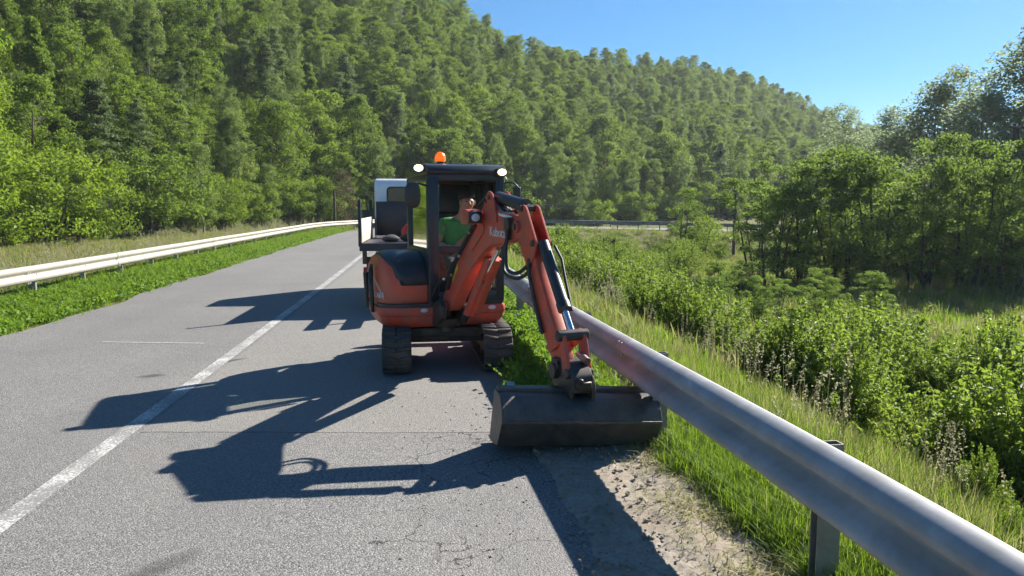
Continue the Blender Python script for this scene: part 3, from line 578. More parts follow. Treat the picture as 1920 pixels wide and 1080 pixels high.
for i in range(700):
    y = rng.uniform(17, 60); x = rng.uniform(.0, .115+.0028*y)*y - .2 + (.9 if y < 24 else 0); d, s = road_sd(x, y)
    if d[0] < 6.0 or len(th) >= 100 or any(math.hypot(x-a_, y-b_) < .9 + .02*y for a_, b_ in th): continue
    th.append((x, y))
th.sort(key=lambda p: p[1]); nr = 10
for q in range(0, len(th), nr):
    for j, (x, y) in enumerate(sorted(th[q:q+nr], key=lambda p: p[0]/p[1])):
        place_bush(q+j, x, y, rng.choice([.8, 1.1, 1.4, 1.8]), f'green bush in the valley thicket, {ordw(j)} from left in the {ordw(q//nr)} rank', 'thicket bushes in the valley', 'thicket_bush', wide=rng.uniform(1.0, 1.5))
for i, (x, y, h) in enumerate([(3.9, 6.0, .75), (4.7, 5.5, .7), (3.35, 4.75, .5), (5.1, 6.2, .8)]): place_bush(i, x, y, h, f'{["small", "low", "tiny", "young"][i]} upright shoot growing in the slope grass near the guardrail post', 'young shoots on the slope', 'young_shoot', wide=.6)

# ------------------------------------------------------------------ trees on the right
ald = [(12.7, 36.6, 7.0), (14.2, 36.8, 7.2), (16.0, 35.6, 7.4), (17.4, 34.8, 7.2), (18.8, 34.2, 7.3), (20.4, 33.8, 7.6), (21.8, 33.0, 7.0), (23.2, 32.8, 6.6), (13.4, 40.0, 7.0), (17.2, 39.0, 7.5), (20.8, 38.0, 7.6)]
for i, (x, y, h) in enumerate(ald): place_tree('alder', i, x, y, h*[.72, .84, .78, .9, .76, .86, .8, .92, .74, .88, .95][i % 11], 'alder_tree', f'dark glossy many-stemmed alder beyond the bushes, {ordw(i)} ' + ('from the left of the front row' if i < 8 else 'of the clump, standing in its back row'), 'tree', 'alder clump in the valley', wide=1.05)
for i, (x, y, h) in enumerate([(6.6, 25, 1.3), (7.8, 24, 1.5), (9.0, 25, 1.4), (8.0, 28, 1.6), (10.2, 24, 1.5), (11.0, 27, 1.7), (12.6, 25.5, 1.6), (9.8, 31, 1.5)]): place_tree('alder', i, x, y, h, 'alder_shrub', f'low dark shrub in the shade before the alder clump, {ordw(i)} of eight', 'shrub', 'shaded shrubs before the alders', wide=1.25)
place_tree('alder', 1, 12.0, 54, 5.3, 'alder_tree', 'lone round leafy tree left of the dark alder clump', 'tree', wide=.95)
place_tree('shrub', 0, 13.9, 55, 3.4, 'small_tree', 'smaller pale tree beside the lone round tree in the valley', 'tree')
wp = [(42, 58, 16.5), (38.5, 57, 14.5), (35.6, 58, 13), (33.6, 60, 12), (31.5, 62, 10.5), (30, 66, 10), (44, 52, 17), (36.5, 51, 12), (40, 50, 13.5), (33, 53, 10.5), (46, 60, 18), (29, 60, 8.5)]
for i, (x, y, h) in enumerate(wp): place_tree('weeping', i, x, y, h*1.18, 'weeping_birch', f'tall hazy drooping birch behind the alders, {ordw(i)} of the twelve at the right', 'tree', 'tall birches at the right edge', wide=1.35)
for i, (x, y, h) in enumerate([(25.5, 38, 4.5), (27.5, 36, 4.8), (29, 40, 5), (26, 44, 5.5), (31, 44, 6), (34, 46, 6.5), (24.2, 47, 5.5), (22, 50, 5.2)]): place_tree('shrub', i, x, y, h, 'understorey_tree', f'{ordw(i)} low dark tree of the undergrowth below the tall birches', 'tree', 'undergrowth at the right')

# ------------------------------------------------------------------ forest on the hill: nearest rows as single trees, the rest as one mass
front = [(-25.6, 32.5, 13.5, 'near'), (-23.6, 31.0, 9.5, 'near'), (-29.5, 38, 15, 'near'), (-25.2, 36.0, 8.0, 'near')]
for i, (x, y, h, kd) in enumerate(front): place_tree(kd, i, x, y, h, 'sunlit_tree', ['tall bright yellow-green tree at the left edge of the picture', 'bright leafy tree overhanging the near meadow corner', 'tallest bright tree rising behind the meadow corner at the left', 'shorter bright tree beside the meadow corner'][i])
LOOK = {'beech': 'round leafy green', 'birch': 'slender pale green', 'grey': 'grey-green layered', 'brown': 'browned thin-leaved', 'shrub': 'low bushy'}
total = 0; used = []; r_i = 0
while total < 285 and r_i < 14:
    row = []; kk = -.72
    while kk < .62:
        d0 = np.interp(kk, KF, DF); y = d0 + .5 + r_i*3.4 + rng.normal(0, 1.0); row.append((kk + rng.normal(0, .004), y)); kk += (3.5 if r_i else 3.0)*rng.uniform(.75, 1.3)/y
    j = 0
    for kk, y in row:
        x = kk*y; d, s = road_sd(x, y)
        if abs(d[0]) < 6.5 or (x < -22.0 and y < 36) or total >= 298: continue
        q = rng.random(); u_ = (kk+.7)/1.2
        kd = 'shrub' if (r_i == 0 and q < .55) else ('brown' if q > .99 else ('grey' if q < (.30 if kk < -.3 else .08) else ('beech' if q < .72 - .25*max(0, u_) else 'birch')))
        h = rng.uniform(3, 5) if kd == 'shrub' else rng.uniform(5.5, 10)*(1.0 if r_i else .85)
        place_tree(kd, int(rng.integers(9)), x, y, h, 'hillside_tree', f'{LOOK[kd]} tree, {ordw(j)} from the left in the {ordw(r_i)} row up the wooded hillside', 'tree', 'trees on the lower hillside', wide=rng.uniform(.85, 1.2)); j += 1; total += 1
    used.append(r_i); r_i += 1
pts = []; kinds = []; scs = []; FK = [('beech', 0), ('beech', 1), ('beech', 2), ('beech', 3), ('beech', 4), ('beech', 5), ('beech', 6), ('birch', 0), ('birch', 1), ('birch', 2), ('grey', 0), ('grey', 1), ('brown', 0)]
fm = []
for kd, v in FK:
    tm, cm_, H = PROTO[kd][v]; bm = bmesh.new(); bm.from_mesh(tm); nt_ = len(bm.faces); bm.from_mesh(cm_)
    bm.faces.ensure_lookup_table()
    for f in bm.faces[nt_:]: f.material_index = 1
    me = bpy.data.meshes.new('forest_tree'); bm.to_mesh(me); bm.free(); me.materials.append(tm.materials[0]); me.materials.append(cm_.materials[0]); fm.append(me)
kk = -1.3
row_y = r_i*3.4
lim = 340
ry = 0
while ry < lim:
    kk = -1.35
    while kk < 1.15:
        d0 = np.interp(kk, KF, DF); d1 = np.interp(kk, KF, DR); base = d0 + (row_y if -.72 < kk < .62 else 0); y = base + ry + rng.normal(0, 1.5)
        step = (3.5 + .004*y)*rng.uniform(.7, 1.35)/y
        if y < d1 + 14:
            x = kk*y; q = rng.random(); clump = vnoise(x*.5+50, y*.5); pb = .45 + .3*clump
            v = 12 if q > .996 else (int(rng.integers(10, 12)) if q < .04 else (int(rng.integers(0, 6)) if q < .42+.8*pb else int(rng.integers(6, 10)))); kinds.append(v); h = rng.uniform(.5, .92)*(1.15 if rng.random() < .1 else 1); w_ = rng.uniform(.95, 1.3); scs.append((h*w_, h*w_*rng.uniform(.85, 1.15), h*rng.uniform(.72, .98))); pts.append((x + rng.normal(0, .6), y, 0))
        kk += step
    ry += 3.4 + .012*ry
pts = np.array(pts); d, s = road_sd(pts[:, 0], pts[:, 1]); ok = abs(d) > 7; pts[:, 2] = ground_z(pts[:, 0], pts[:, 1]) - .2
pts, kinds, scs = pts[ok], np.array(kinds)[ok], np.array(scs)[ok]; print('far trees', len(pts), 'single', total)
n = 2600; ku = rng.uniform(-.9, .7, n); yu = np.interp(ku, KF, DF) + 1.5 + 75*rng.random(n)**1.3; xu = ku*yu; d, s = road_sd(xu, yu); ok = abs(d) > 7
scatter('forest_undergrowth', [PROTO['shrub'][0][1], PROTO['shrub'][1][1]], np.stack([xu, yu, ground_z(xu, yu)-.15], 1)[ok], rng.uniform(0, 6.28, ok.sum()), rng.uniform(.45, 1.0, ok.sum()), 'low leafy undergrowth between the hillside trees', 'undergrowth')
scatter('far_forest', fm, pts, rng.uniform(0, 6.28, len(pts)), scs, 'dense mixed forest covering the upper hillside up to the skyline', 'forest', kinds)
# ------------------------------------------------------------------ excavator (local axes: +X = its left, -Y = its front)
PHI = math.radians(20)
ex = empty('mini_excavator', (-.78, 8.4, 0), PHI, 'orange-red tracked mini excavator with black cab, lowering a wide bucket beside the guardrail', 'excavator')
def E_(u, v, z): return Vector((v, -u, z))
fz = lambda p, v: E_(p[0], v, p[1])                  # polygon in the boom plane (u,z), extruded across v
# --- undercarriage
und = empty('undercarriage', (0, 0, 0), math.radians(8.5)-PHI); und.parent = ex
TL, TH, TW, TO = 1.72, .43, .30, .525
def stadium(n=14, L=TL, H=TH):
    r = H/2; a = L/2-r; out = []
    for i in range(n+1): th = -math.pi/2 + math.pi*i/n; out.append((a+r*math.cos(th), r+r*math.sin(th)))
    for i in range(n+1): th = math.pi/2 + math.pi*i/n; out.append((-a+r*math.cos(th), r+r*math.sin(th)))
    return out
lug_mb = MB(); lug_mb.box((0, 0, .009), (TW*.49, .045, .024), None, (.97, .6)); lug_me = lug_mb.mesh('lug', .004, 1); lug_me.materials.append(m_rubber)
for sd in (-1, 1):
    tr = empty('track', (sd*TO, 0, .022), 0); tr.parent = und
    st = stadium(); inn = stadium(L=TL-.07, H=TH-.07); inn = [(a, b+.035) for a, b in inn]; b_ = MB(); n = len(st)
    A = [[b_.bm.verts.new((x*TW/2, -p[0], p[1])) for p in st] for x in (-1, 1)]; B = [[b_.bm.verts.new((x*TW/2, -p[0], p[1])) for p in inn] for x in (-1, 1)]
    for i in range(n):
        j = (i+1) % n
        for q in ((A[0][i], A[0][j], A[1][j], A[1][i]), (B[0][i], B[0][j], B[1][j], B[1][i]), (A[0][i], A[0][j], B[0][j], B[0][i]), (A[1][i], A[1][j], B[1][j], B[1][i])): b_.bm.faces.new(q)
    b_.build('rubber_belt', m_rubber, tr, .006, 1)
    per = 2*(TL-TH) + math.pi*TH; nl = 40
    for i in range(nl):
        s = i*per/nl; a = (TL-TH)/2; r = TH/2
        if s < 2*a: P, ang = (a-s, 0), math.pi
        elif s < 2*a+math.pi*r: th = -math.pi/2 - (s-2*a)/r; P, ang = (-a+r*math.cos(th), r+r*math.sin(th)), th-math.pi/2
        elif s < 4*a+math.pi*r: P, ang = (-a+(s-2*a-math.pi*r), 2*r), 0
        else: th = math.pi/2-(s-4*a-math.pi*r)/r; P, ang = (a+r*math.cos(th), r+r*math.sin(th)), th-math.pi/2
        nx, nz = (0, -1) if s < 2*a else ((0, 1) if 2*a+math.pi*r <= s < 4*a+math.pi*r else (math.cos(th), math.sin(th)))
        for hs in (-1, 1):
            if hs == 1 and i % 2 and False: continue
            lo = mesh_obj('lug', lug_me, None, tr); Z = Vector((0, -nx, nz)); X = Vector((1, 0, 0)); Y = Z.cross(X)
            mt = Matrix((X, Y, Z)).transposed().to_4x4(); sk = Matrix.Rotation(hs*math.radians(12), 4, 'Z'); mt = mt @ sk; mt.translation = Vector((hs*TW*.25, -P[0], P[1])) + (Vector((0, 0, 0))); lo.matrix_local = mt
    fr = MB(); fr.box((-sd*.03, 0, TH*.5), (.17, TL-.55, .17)); fr.box((0, .0, TH*.5), (.10, TL-.42, .10)); fr.build('track_frame', m_steel, tr, .012)
    for y in (-TL/2+TH/2, TL/2-TH/2): w = MB(); w.tube([(-.09, y, TH/2), (.09, y, TH/2)], TH/2-.05, 22); w.tube([(-.12, y, TH/2), (.12, y, TH/2)], .07, 12); w.build('sprocket', m_steel, tr, 0, smooth=35)
    for y in (-.38, 0, .38): w = MB(); w.tube([(-.10, y, .10), (.10, y, .10)], .065, 14); w.build('roller', m_steel, tr, 0, smooth=35)
fr = MB(); fr.box((0, 0, .37), (.78, .66, .10)); fr.box((0, -.10, .30), (.86, .16, .13)); fr.box((0, .36, .30), (.86, .16, .13)); fr.build('centre_frame', m_steel, und, .015)
fr = MB(); fr.tube([(0, 0, .40), (0, 0, .52)], .30, 28); fr.build('slew_ring', m_steel, und, 0, smooth=35)
fr = MB(); fr.prism([(1.02, .06), (1.08, .05), (1.13, .16), (1.12, .3), (1.06, .36), (1.05, .2)], lambda p, x: Vector((x, p[0], p[1])), -.66, .66)
for x in (-.3, .3): fr.box((x, .78, .24), (.08, .6, .10))
fr.build('dozer_blade', m_red, und, .006)
# --- lower red body
def rpoly(pts, r, seg=5):
    out = []; n = len(pts)
    for i in range(n):
        p, a, b = Vector(pts[i]), Vector(pts[i-1]), Vector(pts[(i+1) % n]); rr_ = r[i] if isinstance(r, (list, tuple)) else r
        da, db = (a-p), (b-p); la, lb = da.length, db.length; rr_ = min(rr_, la*.48, lb*.48)
        if rr_ < 1e-4: out.append(tuple(p)); continue
        s_, e_ = p+da/la*rr_, p+db/lb*rr_
        for q in range(seg+1): t_ = q/seg; out.append(tuple(s_*(1-t_)**2 + p*2*t_*(1-t_) + e_*t_*t_))
    return out
plan = rpoly([(-.79, -.34), (-.62, -.47), (-.16, -.50), (-.13, -.34), (.06, -.34), (.09, -.47), (.585, -.49), (.60, .40), (.44, .72), (-.42, .74), (-.80, .45)], [.1, .12, .03, .02, .02, .03, .07, .1, .3, .3, .3])
def bodyloft(name, layers, m, parent=ex, bevel=0, smooth=38):
    b_ = MB(); R = [[b_.bm.verts.new(p) for p in lay] for lay in layers]; n = len(R[0])
    for i in range(len(R)-1):
        for k in range(n): b_.bm.faces.new((R[i][k], R[i][(k+1) % n], R[i+1][(k+1) % n], R[i+1][k]))
    b_.bm.faces.new(R[0][::-1]); b_.bm.faces.new(R[-1]); return b_.build(name, m, parent, bevel, smooth=smooth)
def lay(z, s, dx=0): return [((p[0]+.1)*s-.1+dx, (p[1]-.05)*s+.05, z) for p in plan]
bodyloft('swing_body', [lay(.455, .86), lay(.475, .915), lay(.53, .965), lay(.585, .985)], m_red)
bodyloft('body_band', [lay(.589, .99), lay(.60, 1.0), lay(.66, 1.0), lay(.675, .992)], m_red)
bodyloft('body_gap', [lay(.674, .97), lay(.692, .97)], m_black)
deck = MB(); deck.prism(plan, lambda p, z: Vector((p[0]*.985, p[1]*.985, z)), .69, .712); deck.build('deck', m_black, ex)
# small pale lamps / marks on the red band
for x, w in ((-.335, .075), (-.215, .04), (.42, .085)): b_ = MB(); b_.ell((x, -.497 - (.0 if x < 0 else -.004), .645), (w*.55, .010, .024), 14, 8); b_.build('marker_lens', m_lens, ex, 0, smooth=60)
# --- engine side: orange panels with black bonnet
HP = [(.415, .715), (.425, .80), (.425, .90), (.405, 1.0), (.355, 1.09), (.27, 1.165), (.15, 1.215), (0, 1.24), (-.3, 1.245), (-.55, 1.19), (-.66, 1.05), (-.70, .85), (-.69, .715)]
def vout(u, z):
    t_ = max(0., (z-.70)/.55); return -.80 + .03*t_ + .05*t_**4 + (.17*max(0, (u+.02)/.445)**2.2 if u > -.02 else 0) + (.25*max(0, (-.42-u)/.28)**2 if u < -.42 else 0)
b_ = MB(); NV = 10; G = []
for (u, z) in HP:
    vo = vout(u, z); G.append([E_(u - (.05*(1-k/NV)**6 if u > .3 else 0), vo + (-.27-vo)*(k/NV), z - (.05*(1-k/NV)**8 if z > 1.1 else 0)) for k in range(NV+1)])
b_.grid(G); L0 = [r_[0] for r_ in G]
b_.bm.verts.ensure_lookup_table()
# outer side
ff = HP[:8]; rf = HP[8:]; zs_ = [p[1] for p in ff]; G2 = []
for z in [p[1] for p in ff]:
    uf = np.interp(z, zs_, [p[0] for p in ff]); ur = np.interp(z, [p[1] for p in rf[::-1]], [p[0] for p in rf[::-1]]); row = []
    for k in range(17):
        u = float(uf + (ur-uf)*k/16); row.append(E_(u - (.05 if (k == 0 and u > .3) else 0), vout(u, z), z - (.05 if z > 1.1 else 0)))
    G2.append(row)
b_.grid(G2)
bmesh.ops.remove_doubles(b_.bm, verts=b_.bm.verts, dist=.001)
hood = b_.build('side_panel', m_orange, ex, 0, smooth=40)
def bonnet_left(i):   # black cover sweeps outwards as it rises
    return [0, 0, -.585, -.665, -.715, -.735, -.745, -.748, -.745, -.72][i]
b_ = MB(); G = []
for i in range(2, 10):
    u, z = HP[i]; du, dz = (.010, .008); vl = max(bonnet_left(i), vout(u, z)+.012); G.append([E_(u+du - (.05*(1-k/9)**8 if u > .3 else 0), vl + (-.262-vl)*(k/9), z+dz - (.04*(1-k/9)**8 if z > 1.1 else 0)) for k in range(10)])
b_.grid(G); bo = b_.build('bonnet', m_black, ex, 0, smooth=60); sm = bo.modifiers.new('th', 'SOLIDIFY'); sm.thickness = .014; sm.offset = -1
b_ = MB(); b_.tube([E_(.10, -.815, .60), E_(.12, -.825, .72), E_(.1, -.83, .9), E_(.06, -.82, 1.06), E_(-.02, -.80, 1.10)], [.018, .026, .028, .026, .016], 8); b_.tube([E_(-.30, -.80, .60), E_(-.3, -.82, 1.0)], .03, 8); b_.build('side_guard', m_black, ex, 0, smooth=50)
def text_mesh(body, size, fn, name, m, parent, depth=.002):
    cu = bpy.data.curves.new(name, 'FONT'); cu.body = body; cu.size = size; cu.extrude = depth; to = bpy.data.objects.new(name, cu); COL.objects.link(to); bpy.context.view_layer.update()
    me = bpy.data.meshes.new_from_object(to.evaluated_get(bpy.context.evaluated_depsgraph_get())); bpy.data.objects.remove(to); bpy.data.curves.remove(cu)
    for v_ in me.vertices: v_.co = fn(v_.co)
    me.materials.clear(); return mesh_obj(name, me, m, parent)
def side_pt(u, z, off=.004): return E_(u, vout(u, z)-off, z)
text_mesh('KX61', .085, lambda c: E_(.10+c.x*1.0, vout(.10+c.x*1.0, .80)-.010-c.z, .765+c.y), 'model_lettering', m_decal, hood)
for k in range(2):
    b_ = MB(); G = [[], []]
    for i in range(12):
        q = i/11; u = .02+.27*q; z = .95 - .20*q**1.7 + .022*k
        for w, row in zip((0, .010), G): row.append(side_pt(u, z+w, .006) + E_(0.05*max(0, (u-.3)/.1), 0, 0)*0)
    b_.grid(G); b_.build('stripe_decal', m_decal, hood)
# --- cab
CU0, CU1, CV0, CV1, CZ0, CZ1 = -.55, .50, -.285, .56, .712, 2.165
cabp = MB()
fl, fr_, fw = .105, .105, .08
def pil(u, v, z0, z1, du, dv): cabp.box((v, -u, (z0+z1)/2), (dv, du, z1-z0))
pil(CU1-.05, CV0+.06, CZ0, 2.06, .10, .12); pil(CU1-.045, CV1-.05, CZ0, 2.06, .09, .10)
pil(CU0+.04, CV0+.045, CZ0, 2.06, .08, .09); pil(CU0+.04, CV1-.045, CZ0, 2.06, .08, .09); pil(-.02, CV1-.035, CZ0, 2.06, .06, .07)
cabp.box(((CV0+CV1)/2, -(CU1-.03), 2.045), (CV1-CV0-.01, .058, .075)); cabp.box(((CV0+CV1)/2, -(CU0+.03), 2.04), (CV1-CV0-.01, .056, .085))
for v in (CV0+.035, CV1-.035): cabp.box((v, -(CU0+CU1)/2, 2.043), (.066, CU1-CU0-.02, .08)); cabp.box((v, -(CU0+CU1)/2, .80), (.064, CU1-CU0-.02, .17))
cabp.box(((CV0+CV1)/2, -(CU1-.028), 1.285), (CV1-CV0-.01, .05, .075)); cabp.box(((CV0+CV1)/2, -(CU1-.027), .772), (CV1-CV0-.01, .05, .118)); cabp.box(((CV0+CV1)/2, -(CU0+.026), .84), (CV1-CV0-.01, .05, .25)); cabp.box((.05, -(CU0+.026), 1.10), (.5, .046, .30))
cabp.box((CV0+.033, -(CU0+CU1)/2, 1.08), (.058, CU1-CU0-.03, .42)); cabp.box((CV1-.032, -(-.30), .86), (.05, .46, .28))
cabp.box((.32, -(CU0+.024), 1.63), (.44, .044, .78)); cabp.box(((CV0+CV1)/2, -(CU0+CU1)/2, 2.06), (CV1-CV0-.03, CU1-CU0-.03, .03)); cabp.build('cab_frame', m_cab, ex, .014)
roof_pts = rpoly([(CU0-.02, 2.07), (CU1+.005, 2.07), (CU1+.035, 2.105), (CU1-.01, 2.165), (CU1-.2, 2.195), (CU0+.1, 2.195), (CU0-.02, 2.16)], [.01, .01, .02, .05, .1, .1, .03], 4)
b_ = MB(); b_.prism(roof_pts, fz, CV0-.012, CV1+.012); b_.build('cab_roof', m_cab, ex, .022, 3)
def pane(pts, name='window_pane', m=m_glass):
    b_ = MB(); q = [b_.bm.verts.new(p) for p in pts]; b_.bm.faces.new(q); me_ = b_.build(name, m, ex); return me_
pane([E_(CU1-.03, CV0+.11, 1.32), E_(CU1-.03, CV1-.09, 1.32), E_(CU1-.03, CV1-.09, 2.01), E_(CU1-.03, CV0+.11, 2.01)]) if False else None
pane([E_(CU1-.03, CV0+.11, .83), E_(CU1-.03, CV1-.09, .83), E_(CU1-.03, CV1-.09, 1.25), E_(CU1-.03, CV0+.11, 1.25)])
pane([E_(CU1-.09, CV0+.03, 1.29), E_(CU0+.08, CV0+.03, 1.29), E_(CU0+.08, CV0+.03, 2.01), E_(CU1-.09, CV0+.03, 2.01)])
pane([E_(.42, CV1-.03, .88), E_(.01, CV1-.03, .88), E_(.01, CV1-.03, 2.01), E_(.42, CV1-.03, 2.01)])
pane([E_(-.05, CV1-.03, 1.23), E_(CU0+.08, CV1-.03, 1.23), E_(CU0+.08, CV1-.03, 2.01), E_(-.05, CV1-.03, 2.01)])
pane([E_(CU0+.03, CV0+.08, 1.25), E_(CU0+.03, .10, 1.25), E_(CU0+.03, .10, 2.0), E_(CU0+.03, CV0+.08, 2.0)])
b_ = MB(); b_.box((.14, .22, .90), (.44, .44, .28)); b_.box((.14, .20, 1.09), (.46, .46, .10)); b_.box((.14, .44, 1.40), (.42, .12, .55), Matrix.Rotation(-.12, 3, 'X')); b_.build('operator_seat', m_black, ex, .035, 3)
b_ = MB(); b_.box((-.15, .0, .96), (.11, .5, .42)); b_.box((.43, .05, .96), (.11, .5, .42))
for x in (-.14, .42): b_.tube([(x, -.18, 1.15), (x, -.2, 1.33)], .014, 8); b_.ell((x, -.2, 1.35), (.026, .026, .04), 10, 6)
b_.build('control_console', m_black, ex, .02)
b_ = MB(); b_.box((-.205, -.30, 1.36), (.018, .14, .22)); b_.build('document_pouch', m_tan, ex, .006)
# --- lights, beacon, antenna, mirrors
def worklight(u, v, z, w=.115, h=.085):
    b_ = MB(); b_.box((v, -(u-.05), z), (w, .09, h)); hs = b_.build('work_light', m_black, ex, .018); c_ = MB(); c_.ell((v, -(u+.001), z), (w*.43, .014, h*.42), 18, 8); c_.build('lens', m_lamp, hs, 0, smooth=60); return hs
worklight(CU1-.02, -.375, 2.135); worklight(CU1+.07, CV1-.05, 2.10)
b_ = MB(); b_.tube([E_(CU1-.1, -.30, 2.12), E_(CU1-.06, -.36, 2.12)], .012, 6); b_.tube([E_(CU1-.03, CV1-.05, 2.12), E_(CU1+.03, CV1-.05, 2.06)], .012, 6); b_.tube([E_(CU1-.02, CV1-.0, 2.09), E_(CU1-.0, CV1+.025, 2.03), E_(CU1-.02, CV1+.01, 1.98), E_(CU1-.03, CV1+.02, 1.93)], .006, 5); b_.build('light_bracket', m_black, ex)
b_ = MB(); b_.tube([E_(-.05, -.005, 2.185), E_(-.05, -.005, 2.24)], [.05, .038], 16); bs = b_.build('beacon', m_black, ex, 0, smooth=40)
b_ = MB(); b_.tube([E_(-.05, -.005, z) for z in (2.235, 2.245, 2.285, 2.318, 2.337, 2.343)], [.056, .062, .060, .048, .028, .006], 18); b_.build('dome', m_amber, bs, 0, smooth=60)
b_ = MB(); b_.tube([E_(-.1, -.33, 2.12), E_(-.1, -.33, 2.40)], [.005, .003], 6); b_.build('antenna', m_black, ex)
b_ = MB(); b_.ell(E_(.50, -.445, 1.855), (.083, .030, .135), 18, 10, lambda p: Vector((math.copysign(abs(p.x/.083)**.7*.083, p.x), p.y, math.copysign(abs(p.z/.135)**.75*.135, p.z)))); mi = b_.build('mirror', m_black, ex, 0, smooth=60)
b_ = MB(); b_.tube([E_(.44, -.28, 1.95), E_(.47, -.37, 1.98), E_(.49, -.44, 1.92)], .012, 8); b_.build('mirror_arm', m_black, mi, 0, smooth=60)
b_ = MB(); b_.box(E_(.47, .715, 1.845), (.085, .035, .21)); mi = b_.build('mirror', m_black, ex, .014, 3)
b_ = MB(); b_.tube([E_(.43, .55, 1.98), E_(.45, .63, 2.0), E_(.46, .69, 1.99), E_(.47, .735, 1.94), E_(.47, .74, 1.86)], .010, 8); b_.build('mirror_arm', m_black, mi, 0, smooth=60)
# --- boom swing bracket
BV = .07; FV = -.095
b_ = MB(); b_.prism(rpoly([(.36, .47), (.62, .50), (.84, .60), (.86, .72), (.70, .78), (.50, .72), (.36, .70)], .04, 3), fz, FV-.15, FV-.09); b_.prism(rpoly([(.36, .47), (.62, .50), (.84, .60), (.86, .72), (.70, .78), (.50, .72), (.36, .70)], .04, 3), fz, FV+.09, FV+.15)
b_.prism([(.36, .44), (.60, .47), (.62, .56), (.36, .60)], fz, FV-.13, FV+.13); b_.tube([E_(.68, FV-.15, .72), E_(.68, FV+.15, .72)], .045, 14); b_.tube([E_(.48, FV, .40), E_(.48, FV, .78)], .085, 16); b_.box(E_(.30, FV, .60), (.34, .20, .30)); b_.build('swing_bracket', m_steel, ex, .008, 1)
for sgn, pts in ((-1, [E_(.5, -.26, .75), E_(.66, -.24, .92), E_(.8, -.20, 1.0)]), (1, [E_(.5, .08, .70), E_(.75, .10, .80), E_(.92, .08, .92)])): b_ = MB(); b_.tube(pts, .018, 8); b_.build('hose', m_hose, ex, 0, smooth=60)
# --- boom
boom = empty('boom', (0, 0, 0)); boom.parent = ex
bpoly = rpoly([(.60, .66), (.76, .66), (.98, .88), (1.42, 1.20), (1.82, 1.40), (2.05, 1.42), (2.36, 1.455), (2.52, 1.52), (2.50, 1.62), (2.36, 1.665), (2.14, 1.69), (1.98, 1.72), (1.86, 1.83), (1.76, 1.82), (1.50, 1.58), (.98, 1.16), (.56, .80)], [.08, .06, .15, .2, .2, .2, .1, .06, .06, .1, .1, .06, .03, .04, .2, .2, .08], 4)
BW0, BW1 = BV-.072, BV+.072
b_ = MB(); b_.prism(bpoly, fz, BW0, BW1); b_.build('boom_arm', m_red, boom, .012, 2)
b_ = MB()
for v in (BW0-.010, BW1+.010): b_.prism(rpoly([(1.72, 1.60), (2.02, 1.60), (2.00, 1.71), (1.92, 1.86), (1.84, 1.88), (1.75, 1.80)], .03, 3), fz, v-.009, v+.009)
b_.build('cylinder_lug', m_red, boom, .003, 1)
b_ = MB(); b_.prism([(1.34, 1.38), (1.42, 1.32), (1.70, 1.50), (1.72, 1.57), (1.64, 1.60)], fz, BW0-.012, BW0-.002); b_.tube([E_(.68, BW0-.03, .72), E_(.68, BW1+.03, .72)], .05, 14); b_.tube([E_(2.42, BW0-.03, 1.575), E_(2.42, BW1+.03, 1.575)], .05, 14); b_.build('boom_boss', m_red, boom, .003, 1)
b_ = MB(); b_.tube([E_(2.42, BW0-.045, 1.575), E_(2.42, BW1+.045, 1.575)], .028, 12); b_.tube([E_(1.87, BW0-.03, 1.82), E_(1.87, BW1+.03, 1.82)], .022, 12); b_.build('pivot_pin', m_steel, boom, 0, smooth=40)
text_mesh('Kubota', .118, lambda c: E_(1.84 + c.x*.95, BW0-.004-c.z, 1.485 - c.x*.03 + c.y), 'lettering', m_decal, boom)
b_ = MB(); b_.prism([(.86, 1.02), (.93, 1.09), (.95, 1.05), (.88, .98)], fz, BW0-.004, BW0-.001); b_.prism([(.94, 1.10), (1.01, 1.17), (1.03, 1.13), (.96, 1.06)], fz, BW0-.004, BW0-.001); b_.build('warning_decal', m_yellow, boom)
b_ = MB(); b_.prism(rpoly([(2.02, 1.685), (2.30, 1.66), (2.32, 1.635), (2.05, 1.66)], .01, 2), fz, BW0-.003, BW0-.001); b_.build('stripe_decal', m_decal, boom)
# boom lamp with red housing, on the side towards the road
b_ = MB(); b_.prism(rpoly([(1.58, 1.575), (1.74, 1.585), (1.76, 1.695), (1.67, 1.72), (1.55, 1.70)], .03, 3), fz, BW0-.175, BW0-.045); b_.prism([(1.62, 1.60), (1.70, 1.60), (1.70, 1.67), (1.62, 1.67)], fz, BW0-.05, BW0-.005); lh = b_.build('boom_lamp', m_red, boom, .012, 2)
b_ = MB(); b_.prism(rpoly([(1.745, 1.59), (1.77, 1.595), (1.78, 1.69), (1.755, 1.695)], .008, 2), fz, BW0-.172, BW0-.048); bz = b_.build('bezel', m_black, lh, .008, 2)
b_ = MB(); b_.ell(E_(1.773, BW0-.11, 1.643), (.042, .016, .036), 16, 8); b_.build('lens', m_lens, lh, 0, smooth=60)
